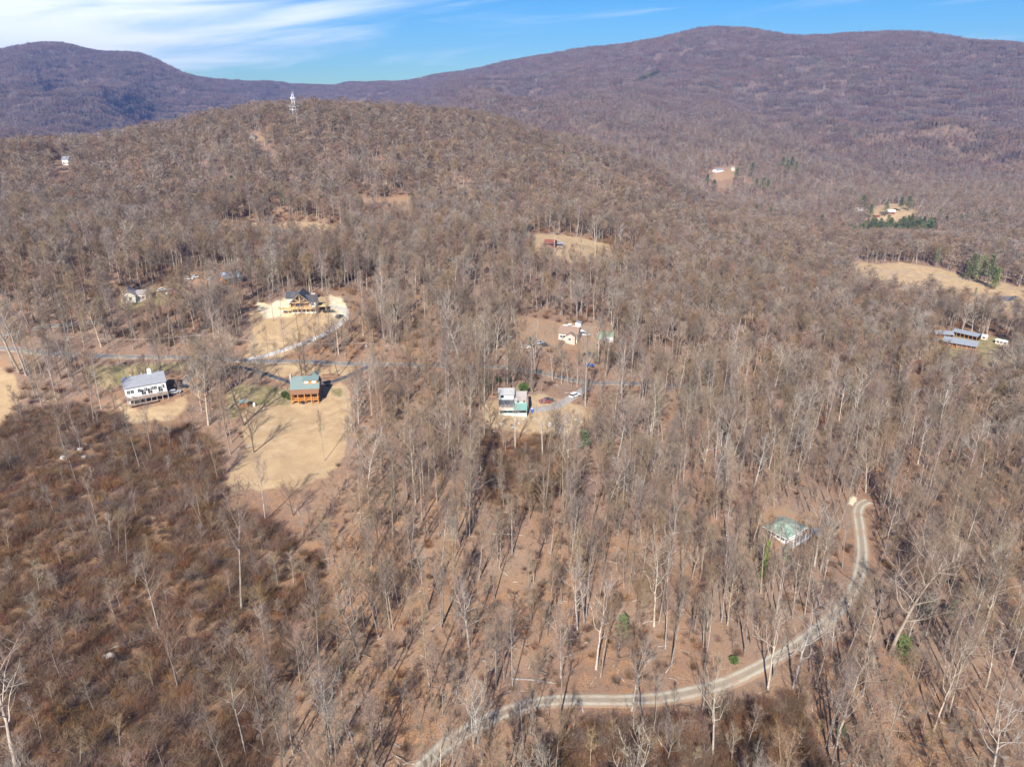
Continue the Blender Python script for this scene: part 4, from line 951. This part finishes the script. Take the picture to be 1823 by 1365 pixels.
# ------------------------------------------------------------ trees that can be told apart
hero = {}
def hero_tree(kind, var, a, hpx, label, rz=0.0, wide=1.0, tilt=(0,0), name='bare_tree'):
    """a: picture spot of the foot, hpx: height it should have from there, turned into metres"""
    p = at(*a); dist = (p-Vector((0,0,H))).length; dep = math.asin((H-p.z)/dist); hm = hpx/FPX*dist/max(.3, math.cos(dep))
    i = [k for k in range(len(KINDS)) if KINDS[k] == kind][var]; base = {'tall':24,'spread':18,'pale':22.5,'sapling':9.5}[kind]
    t = empty(name, p-Vector((0,0,.1)), 0, label, 'tree'); t.rotation_euler = (tilt[0], tilt[1], rz); s = hm/base; t.scale = (s*wide, s*wide, s)
    for nm, mm in (('trunk', near_tr[i]), ('crown', near_cr[i])):
        o = bpy.data.objects.new(nm, mm); S.collection.objects.link(o); o.parent = t
    return t
hero_tree('pale', 0, (34,662), 130, 'big whitish tree with forked crown at the left end of the lane', 1.0, 1.25, (0,-.12))
hero_tree('pale', 1, (47,668), 120, 'second whitish tree right beside the big one at the left end of the lane', 2.2, 1.0, (0,-.08))
hero_tree('spread', 0, (434,757), 125, 'large grey tree on the left edge of the tan yard, casting a long shadow', .4, 1.25, (0,-.10))
hero_tree('spread', 2, (452,805), 90, 'thin grey tree at the left edge of the tan yard, below the larger one', 2.0, 1.0, (0,-.06))
hero_tree('pale', 2, (371,757), 120, 'pale twin-looking tree standing between the white house and the tan yard', .3, 1.0)
hero_tree('tall', 1, (376,750), 130, 'tall grey tree just behind the pale tree right of the white house', .9)
hero_tree('spread', 1, (362,700), 90, 'dark twiggy tree beside the black driveway, right of the white house', .9, 1.35)
hero_tree('spread', 0, (398,700), 95, 'dense dark tree left of the black driveway junction', 2.9, 1.5)
hero_tree('pale', 2, (626,760), 80, 'pale tree at the right edge of the tan yard beside the log house', 1.3, 1.1)
hero_tree('pale', 1, (647,850), 105, 'pale slender tree at the lower right edge of the tan yard', 1.3, .9)
hero_tree('tall', 0, (578,820), 95, 'thin whitish tree alone inside the tan yard', 1.8, .6)
for i, (a, h_, lb) in enumerate((((479,643),68,'tree on the lane verge left of the log house, first'), ((507,643),72,'tree on the lane verge left of the log house, second'), ((618,648),75,'tree on the lane verge right of the log house'), ((502,586),85,'tall tree on the tan slope below the timber house, leftmost'), ((530,588),80,'tall tree on the tan slope below the timber house, second'), ((487,572),70,'tree at the left edge of the timber house yard'), ((547,627),90,'tree between the pale drive and the lane, left'), ((598,632),70,'tree between the pale drive and the lane, right'), ((588,608),95,'tall tree just below the pale drive'), ((566,604),75,'slim tree just below the pale drive, left of the tall one'))):
    hero_tree('tall', i%5, a, h_, lb, i*1.1, .85)
for i, (a, h_, lb) in enumerate((((848,655),82,'white-limbed sycamore by the lane, leftmost of four'), ((953,664),80,'white-limbed sycamore by the lane, second of four'), ((984,676),95,'white-limbed sycamore by the lane, third of four'), ((1105,700),90,'white-limbed sycamore by the lane, rightmost of four'), ((883,648),85,'pale tree behind the lane, left of the mint green house'), ((1042,722),150,'very tall pale tree by the gravel drive below the white car'), ((966,812),95,'pale-limbed tree on the tan slope below the mint green house'), ((1008,866),120,'pale twin-topped tree below and right of the tan slope'), ((862,778),130,'tall straight tree left of the mint green house'))):
    hero_tree('pale' if i not in (5,8) else 'tall', i%3, a, h_, lb, i*1.3, 1.15)
for i, (a, h_, lb) in enumerate((((762,1086),95,'bone-white forked tree leaning left on the open leafy slope'), ((1060,455),62,'pale tree in the tan hillside clearing, right'), ((1037,448),52,'pale tree in the tan hillside clearing, middle'), ((988,450),52,'grey tree in front of the brick-red house'), ((1132,560),70,'wide pale tree above the green canvas shelter'), ((1583,1165),185,'large white tree with fanned limbs right of the gravel curve'), ((1412,1225),120,'whitish tree leaning over the gravel road at lower right'), ((1367,1228),105,'straight pale tree standing against the gravel road'), ((30,1375),170,'large white crooked tree in the bottom left corner'), ((150,425),55,'wide whitish tree standing out on the left hillside'), ((430,1085),190,'long white leaning tree in the lower left thicket'), ((835,1150),110,'white tree with a low bent limb on the open leafy slope'), ((590,1345),110,'small white tree beside the gravel road at the bottom edge'), ((1125,1265),90,'twisted white tree just below the gravel road straight'))):
    hero_tree('pale' if i != 10 else 'tall', i%3, a, h_, lb, i*.9, 1.1, (0,-.12 if i in (0,10) else .05))
for i, (a, lb) in enumerate((((1356,1026),'slender trunk wrapped in bright green ivy left of the cabin'), ((1398,996),'shorter trunk wrapped in green ivy in front of the cabin corner'))):
    p = at(*a); hh_ = (12, 5)[i]; t = empty('ivy_clad_tree', p, 0, lb, 'tree'); MB().tube([(0,0,-.4),(.2,0,hh_*.5),(.7,.2,hh_),(1.1,.3,hh_*1.4)], [.28,.24,.14,.03], 7).tube([(.5,.1,hh_*.8),(-.5,.3,hh_*1.15),(-1.0,.4,hh_*1.5)],[.09,.05,.015],4).tube([(.3,.1,hh_*.6),(1.4,-.3,hh_*.95),(2.0,-.2,hh_*1.25)],[.08,.05,.015],4).build('trunk', M['bark_pale'], t, True)
    mb = MB(); r_ = random.Random(i)
    for k in range(800):
        z = hh_*r_.random()**1.1; a_ = r_.uniform(0,6.28); rr = (.85-.6*z/hh_)*r_.uniform(.4,1); q = Vector((rr*math.cos(a_)+.05*z, rr*math.sin(a_), z)); e = Vector((r_.uniform(-1,1),r_.uniform(-1,1),r_.uniform(-1,.6))).normalized()*.3; s = e.cross(Vector((r_.uniform(-1,1),1,r_.uniform(-1,1)))).normalized()*.13; mb.quad(q-s,q+s,q+e+s,q+e-s)
    mb.build('ivy', M['moss'], t)
for i, (a, h_, lb) in enumerate((((1383,1006),88,'thin tree standing before the left side of the green-roofed cabin'), ((1412,1012),95,'slim tree before the front corner of the green-roofed cabin'), ((1430,996),80,'slim tree before the right side of the green-roofed cabin'), ((1370,985),60,'small thin tree at the left corner of the green-roofed cabin'))): hero_tree('pale' if i%2 else 'tall', i%3, a, h_, lb, i*1.4, .9)
# evergreens
CF = [[m_.mesh(nm, M[mt]) for m_, nm, mt in zip(conifer(700+i, 16, 1100, .55, (.24,.30,.20,.34)[i], (.12,.05,.35,.1)[i]), ('trunk','crown'), ('bark_dark','needles'))] for i in range(4)]
LF = [[m_.mesh(nm, M[mt]) for m_, nm, mt in zip(leafy(800+i, 2.2), ('trunk','crown'), ('bark_dark','bright_leaves'))] for i in range(2)]
def evergreen(a, hpx, lb, v=0, grp=None, leaf=False, wide=1.0, lift=0):
    p = at(*a); dist = (p-Vector((0,0,H))).length; hm = hpx/FPX*dist; t = empty('evergreen_shrub' if leaf else 'evergreen_tree', p+Vector((0,0,lift)), v*1.7, lb, 'shrub' if leaf else 'evergreen', grp); s = hm/(4.6 if leaf else 16.5); t.scale = (s*wide, s*wide, s)
    for nm, mm in zip(('trunk','crown'), (LF[v%2] if leaf else CF[v%4])): o = bpy.data.objects.new(nm, mm); S.collection.objects.link(o); o.parent = t
    FOOT.append((p.x,p.y,max(2,hm*.25))); return t
evergreen((932,699), 19, 'round bright green shrub behind the mint green house', 0, leaf=True)
evergreen((887,680), 10, 'small green shrub by the lane above the mint house, left', 1, leaf=True)
evergreen((905,680), 11, 'small green shrub by the lane above the mint house, right', 0, leaf=True)
evergreen((507,707), 11, 'green shrub against the left corner of the log house', 0, leaf=True)
evergreen((515,711), 9, 'yellow-green shrub just right of the larger corner shrub', 1, leaf=True)
evergreen((866,698), 28, 'loose dark evergreen left of the mint green house', 3, wide=1.6)
evergreen((1040,812), 52, 'dark pine standing below the mint green house slope', 2, wide=1.4)
evergreen((1108,1135), 50, 'grey-green evergreen on the open slope above the road', 1, wide=1.2)
evergreen((1603,1172), 44, 'green evergreen right of the large white tree', 1, wide=1.6)
evergreen((1645,1095), 36, 'dark evergreen below a pale trunk at far right', 3, wide=1.6)
evergreen((1695,1100), 34, 'dark evergreen at far right, right of its neighbour', 0, wide=1.5)
evergreen((1306,1180), 14, 'little bright green shrub above the gravel road', 0, leaf=True)
evergreen((945,620), 22, 'dark evergreen behind the cars by the brown-roofed house', 3, wide=1.5)
evergreen((1660,660), 24, 'dark evergreen at the left end of the ranch meadow', 1)
evergreen((1592,645), 20, 'green evergreen among pale trees left of the ranch', 0, wide=1.5)
evergreen((1495,1310), 26, 'dark evergreen in the trees at the lower right', 3, wide=1.3)
hillE = [(500,352),(508,362),(415,333),(428,330),(445,332),(750,362),(315,217),(620,214),(652,218),(668,222),(645,372),(735,360),(785,224),(838,242),(1003,288),(1012,292),(1020,294),(1033,300),(1045,304),(1060,312),(1080,322),(1085,358),(1105,364),(1168,344),(1175,352),(1252,418),(1370,388),(1345,384),(1460,402),(1382,455),(1258,330),(1270,340),(1310,318),(1338,310),(1345,338),(1358,336),(1365,340),(1400,305),(1408,300),(1415,308),(1392,300),(940,402),(930,398),(1535,368),(1548,384),(1575,380),(1602,372),(1616,370)]
for i, a in enumerate(hillE): evergreen((a[0], a[1]+5), 23 if a[1] > 250 else 16, 'small dark evergreen standing out of the bare hillside woods', i, 'evergreens dotted through the hillside woods', wide=1.2)
r_ = random.Random(5)
for i in range(105):
    u_ = r_.random(); px = 1512+u_*150; py = 429-u_*14-r_.random()*(20*min(1,3*u_+.3)*min(1,3*(1-u_)+.35)); evergreen((px,py), r_.uniform(13,19), 'green pine in the dense pine stand below the red barn', i, 'pines of the stand below the red barn', wide=1.35); q_ = at(px,py); FOOT += [(q_.x*.975,q_.y*.975,13),(q_.x*.95,q_.y*.95,12)]
for i in range(22):
    px = r_.uniform(1668,1790); py = 402-r_.uniform(0,12); evergreen((px,py), r_.uniform(13,18), 'dark green pine in the loose row right of the pine stand', i, 'loose pines right of the pine stand', wide=1.3)
for i, (a, h_) in enumerate((((1725,500),42),((1743,503),42),((1756,511),50),((1764,513),34),((1770,516),34),((1733,494),36),((1665,476),30),((1716,492),26),((1672,524),14),((1735,528),14),((1760,560),26))): evergreen(a, h_, 'tall dark pine at the edge of the tan hill field', i, 'pines along the hill field', wide=.85)
for i in range(16): evergreen((1133+i*2.6, 153-i*1.0+r_.uniform(-1,1)), 11, 'dark evergreen in the little row high on the mountain', i, 'row of evergreens on the mountain', wide=1.6)
# fallen logs
lm = MB().tube([(-5,0,.15),(-2,.2,.2),(1,.1,.2),(5,-.3,.15)], [.24,.21,.17,.07], 7, True).tube([(1,.1,.2),(2.5,1.0,.5),(3.4,1.6,.4)], [.08,.05,.02], 4).tube([(2.2,.1,.2),(3.4,-.8,.6)], [.06,.02], 4).mesh('fallen_log', M['bark_pale'])
for i, (a, rz, s, lb) in enumerate((((215,1150),.6,1.1,'pale fallen log right above the large boulder'), ((370,1190),.3,.7,'short pale fallen log in the middle of the lower left thicket'), ((1345,1050),.7,1.0,'fallen trunk on the leafy slope below the cabin'), ((1420,1005),-.7,1.0,'long fallen trunk slanting down right of the cabin'), ((905,952),0.05,.9,'fallen log lying level on the leafy slope below the mint house'), ((950,1212),-.05,1.0,'thin fallen log just above the gravel road'), ((1470,1110),1.1,.7,'fallen log at the edge of the gravel curve'), ((640,930),1.9,.8,'fallen log on the slope right of the tan yard'), ((442,795),.6,.7,'fallen log at the left edge of the tan yard'), ((1690,1240),.9,1.1,'fallen trunk among the trees at the right edge'))):
    p = at(*a); o = bpy.data.objects.new('fallen_log', lm); S.collection.objects.link(o); e = .5; o.rotation_euler = (0, -math.atan2(float(zg(p.x+3*math.cos(rz),p.y+3*math.sin(rz))-zg(p.x-3*math.cos(rz),p.y-3*math.sin(rz))),6), rz); o.location = p; o.scale = (s,s,s); tag(o, lb, 'log', 'fallen logs')
for a, r in (((480,888),9),((540,882),9),((430,890),8),((590,850),7),((912,752),8),((912,770),8),((262,745),8),((850,760),4),((1000,745),6)):
    p = at(*a); FOOT.append((p.x,p.y,r))

# --- near woods
x, y, R_ = sector(62, 330, 30, 50, 1)
d = .95+fbm(x/45, y/45, 71, 3)*1.5; rr_ = np.hypot(x, y); d = d*np.clip(.62+(rr_-100)/260*.6, .6, 1.1); d = d*(1+.45*np.clip((x-25)/40,0,1)); b = inany(x, y); d = np.where(b, d*.24, d); k = R_.uniform(0,1,len(x)) < d
k &= ~keep_clear(x, y, 0) & clipview(x, y, 260)
x, y = x[k], y[k]; n = len(x); kinds = pick(R_, n, x, y); b = inany(x, y); kinds = np.where(b & (R_.uniform(0,1,n) < .6), 18+R_.randint(0,4,n), kinds)
r = np.hypot(x, y); z = zg(x, y); rt = rots(R_, n); sc = R_.uniform(.58, 1.12, n); sc = np.stack([sc*R_.uniform(.9,1.15,n), sc*R_.uniform(.9,1.15,n), sc], 1)
# visible size ranks them; the 300 largest in view become trees of their own
dd = y*cp-(z+8-H)*sp_; pxx = 911.5+FPX*x/dd; pyy = 682.5-FPX*(y*sp_+(z+8-H)*cp)/dd; inview = (pxx > -20)&(pxx < 1843)&(pyy < 1400)&(pyy > 0)
size = sc[:,2]*np.where(kinds >= 18, 9, 22)/r*inview
order = np.argsort(-size)[:246]; own = np.zeros(n, bool); own[order] = True
KN = {'tall': 'tall straight bare tree', 'spread': 'dark spreading bare tree', 'pale': 'pale crooked bare tree', 'sapling': 'slender young bare tree'}
ZN = [(0,860,560,1040,'in the brown thicket at left, above its middle'),(0,1040,300,1240,'in the brown thicket near the left edge'),(300,1040,560,1240,'in the brown thicket below the tan yard'),(0,1240,300,1500,'in the bottom left corner'),(300,1240,560,1500,'at the bottom edge left of the gravel road'),
 (560,1180,760,1500,'left of the gravel road, bottom edge'),(760,1180,1000,1260,'above the first gravel road bend'),(760,1250,1150,1500,'below the straight of the gravel road'),(1150,1200,1480,1500,'below the gravel road, bottom right of centre'),(1480,1200,1900,1500,'in the bottom right corner'),
 (560,1000,760,1180,'on the leafy slope left of centre'),(760,1000,960,1180,'on the leafy slope at lower centre'),(960,1000,1180,1240,'on the leafy slope above the road straight'),(1180,1000,1360,1240,'inside the gravel road curve'),(1360,1000,1560,1200,'beside the gravel road curve'),(1560,1000,1900,1200,'right of the gravel road, lower right'),
 (1540,820,1900,1000,'right of the gravel road bend'),(1180,820,1540,1000,'around the green-roofed cabin'),(820,820,1180,1000,'below the mint green house'),(560,820,820,1000,'below and right of the tan yard')]
def zone(px, py):
    for x0, y0, x1, y1, n_ in ZN:
        if x0 <= px < x1 and y0 <= py < y1: return n_
    return 'at the left edge' if px < 60 else ('higher on the wooded slope' if py < 820 else 'at the right edge')
nearproto = []
for i, kd in enumerate(KINDS):
    nearproto.append(None)
GRP = {}; OWN = {}
for i in order:
    kd = KINDS[kinds[i]]; zn = zone(pxx[i], pyy[i]); GRP.setdefault((kd, zn), []).append(i)
    t = empty('bare_tree', (x[i], y[i], z[i]-.1), 0, KN[kd]+' '+zn, 'tree', KN[kd]+' group, '+zn); OWN[i] = t
    t.rotation_euler = tuple(rt[i]); t.scale = tuple(sc[i])
    for nm, mm in (('trunk', near_tr[kinds[i]]), ('crown', near_cr[kinds[i]])):
        o = bpy.data.objects.new(nm, mm); S.collection.objects.link(o); o.parent = t
for (kd, zn), ids in GRP.items():
    left = list(ids)
    for word, key in (('leftmost', lambda i: pxx[i]), ('rightmost', lambda i: -pxx[i]), ('nearest', lambda i: -pyy[i]), ('farthest', lambda i: pyy[i]), ('second from left', lambda i: pxx[i]), ('second from right', lambda i: -pxx[i]), ('second nearest', lambda i: -pyy[i]), ('second farthest', lambda i: pyy[i]), ('third from left', lambda i: pxx[i]), ('third from right', lambda i: -pxx[i]), ('third nearest', lambda i: -pyy[i]), ('third farthest', lambda i: pyy[i])):
        if len(ids) == 1: break
        if not left: break
        j = min(left, key=key)
        if word.startswith('second') and len(left) < len(ids)-4-3: pass
        left.remove(j); OWN[j]['label'] = word+' '+KN[kd]+' '+zn
rest = ~own
C0 = proto_collection('tree_forms', P0); C1 = proto_collection('tree_forms_mid', P1); C2 = proto_collection('tree_forms_far', P2); C3 = proto_collection('clump_forms', PC); C4 = proto_collection('brush_forms', PS)
scatter('bare_woodland', 'dense leafless woods covering the near slopes', None, C0, np.stack([x,y,z],1)[rest], rt[rest], sc[rest], kinds[rest])
x2, y2, R_ = sector(66, 330, 34, 50, 15); k = (R_.uniform(0,1,len(x2)) < (.85+fbm(x2/30,y2/30,73,3)*1.2)*np.where(inany(x2,y2),.5,1)) & ~keep_clear(x2, y2, 0) & clipview(x2, y2, 260); x2, y2 = x2[k], y2[k]; n2 = len(x2); s2 = R_.uniform(.45,1.15,n2)
scatter('young_trees', 'thin leafless saplings filling the woods', None, C0, np.stack([x2,y2,zg(x2,y2)],1), rots(R_,n2,.08), np.stack([s2,s2,s2],1), 18+R_.randint(0,4,n2))
# --- middle woods
x, y, R_ = sector(330, 1180, 35, 44, 2); d = 1.0+fbm(x/60, y/60, 72, 3)*1.2; k = (R_.uniform(0,1,len(x)) < d); x, y = x[k], y[k]; k = ~keep_clear(x, y) & clipview(x, y); x, y = x[k], y[k]; n = len(x); kinds = pick(R_, n, x, y)
kinds = np.where(kinds >= 18, kinds-18, kinds)
r = np.hypot(x,y); sc = R_.uniform(.65,1.0,n); fw = 1.15+np.clip((r-400)/400,0,1)*.45; sc = np.stack([sc*fw,sc*fw,sc*(1-np.clip((r-500)/500,0,1)*.18)],1); lo = r < 620; P_ = np.stack([x,y,zg(x,y)],1); rt = rots(R_, n, .04)
scatter('bare_woodland', 'leafless woods on the hill behind the houses', None, C1, P_[lo], rt[lo], sc[lo], kinds[lo])
scatter('bare_woodland', 'leafless woods along the ridge top and its far side', None, C2, P_[~lo], rt[~lo], sc[~lo], kinds[~lo])
x, y, R_ = sector(1180, 2700, 75, 43, 3); rr_ = np.hypot(x, y); k = (R_.uniform(0,1,len(x)) < np.clip((2700-rr_)/1100, 0, 1)) & ~keep_clear(x, y) & clipview(x, y); x, y = x[k], y[k]; n = len(x); kinds = R_.randint(0,18,n); sc = R_.uniform(.7,1.0,n)
scatter('bare_woodland', 'leafless woods in the valley beyond the ridge', None, C2, np.stack([x,y,zg(x,y)],1), rots(R_,n,.03), np.stack([sc*1.5,sc*1.5,sc],1), kinds)
# --- mountain woods
x, y, R_ = sector(1600, 7000, 420, 42, 4); rr_ = np.hypot(x, y); k = R_.uniform(0,1,len(x)) < np.clip((rr_-1600)/900, .0, 1); x, y = x[k], y[k]; dcl = np.zeros(len(x), bool)
for nm in ('far_clearing','far_clearing2','valley_clearing'): dcl |= inside(x, y, poly[nm][1])
k = ~dcl & clipview(x, y); x, y = x[k], y[k]; n = len(x); sc = R_.uniform(.75,1.1,n)
scatter('mountain_woods', 'purple-brown leafless woods covering the far mountains', None, C3, np.stack([x,y,zg(x,y)-1],1), np.stack([np.zeros(n),np.zeros(n),R_.uniform(0,6.28,n)],1), np.stack([sc*1.1,sc*1.1,sc],1), R_.randint(0,8,n))
# --- brush and undergrowth
x, y, R_ = sector(60, 300, 1.9, 50, 5); b = inany(x, y); d = np.where(b, .9+fbm(x/14,y/14,81,3)*1.6, .07+fbm(x/22,y/22,82,3)*.35); k = (R_.uniform(0,1,len(x)) < d); x, y, b = x[k], y[k], b[k]; k = ~keep_clear(x, y, -.5) & clipview(x, y, 260); x, y, b = x[k], y[k], b[k]; n = len(x)
sc = np.where(b, R_.uniform(.5,1.5,n), R_.uniform(.35,1.0,n)); sz = sc*R_.uniform(.6,1.0,n)
scatter('brush', 'tangled brown brush and undergrowth between the trees', None, C4, np.stack([x,y,zg(x,y)],1), rots(R_,n,.1), np.stack([sc*1.1,sc*1.1,sz],1), R_.randint(0,6,n))
x, y, R_ = sector(300, 700, 30, 44, 6); k = ~keep_clear(x, y) & clipview(x, y); x, y = x[k], y[k]; n = len(x); sc = R_.uniform(.7,1.8,n)
scatter('brush', 'brown undergrowth in the middle woods', None, C4, np.stack([x,y,zg(x,y)],1), rots(R_,n,.1), np.stack([sc,sc,sc],1), R_.randint(0,6,n))

# --- sticks and broken branches on the floor
PB = []
for i in range(5):
    r_ = random.Random(60+i); U = r_.uniform; mb = MB(); L_ = U(1.2,3.8); a = [(0,0,.05),(L_*.5,U(-.25,.25),U(.1,.35)),(L_,U(-.4,.4),U(.05,.5))]; w_ = U(.035,.09); mb.tube(a, [w_,w_*.8,w_*.3], 4)
    for k in range(4): t_ = U(.3,.9); mb.bar((L_*t_,0,.12),(L_*t_+U(.1,.8),U(-.7,.7),U(.1,.6)),.03)
    PB.append(mb.mesh('stick', M['bark_pale' if i%2 else 'bark_grey']))
C5 = proto_collection('stick_forms', PB)
x, y, R_ = sector(60, 300, 11, 50, 8); k = (R_.uniform(0,1,len(x)) < .7+fbm(x/18,y/18,91,3)*1.6) & ~keep_clear(x, y, -.5) & clipview(x, y, 260); x, y = x[k], y[k]; n = len(x); sc = R_.uniform(.5,1.6,n)
scatter('fallen_branches', 'pale fallen sticks and broken branches on the forest floor', None, C5, np.stack([x,y,zg(x,y)],1), rots(R_,n,.15), np.stack([sc,sc,sc],1), R_.randint(0,5,n))
ORD = ['leftmost','second from left','third from left','fourth from left','fifth from left','sixth from left','seventh from left','eighth from left','ninth from left','tenth from left','eleventh from left','twelfth from left','thirteenth from left','fourteenth from left','fifteenth from left','rightmost']
for gname in ('pines along the hill field', 'row of evergreens on the mountain'):
    ms = sorted([o for o in S.objects if o.get('group') == gname and not o.parent], key=lambda o: o.location.x/o.location.y)
    for q, o in enumerate(ms): o['label'] = ('rightmost' if q == len(ms)-1 else ORD[q])+' '+o['label']
# --- haze
hz = MB().box(-7500, 7500, -400, 8300, -420, 640).build('haze', None)
hm = bpy.data.materials.new('haze'); hm.use_nodes = True; HN = hm.node_tree; HN.nodes.remove(HN.nodes['Principled BSDF'])
pv = HN.nodes.new('ShaderNodeVolumePrincipled'); pv.inputs['Color'].default_value = (.26,.44,1,1); pv.inputs['Density'].default_value = .000085; pv.inputs['Anisotropy'].default_value = .2
HN.links.new(pv.outputs[0], HN.nodes['Material Output'].inputs['Volume']); hz.data.materials.clear(); hz.data.materials.append(hm); tag(hz, 'thin blue haze over the valley', kind='stuff')
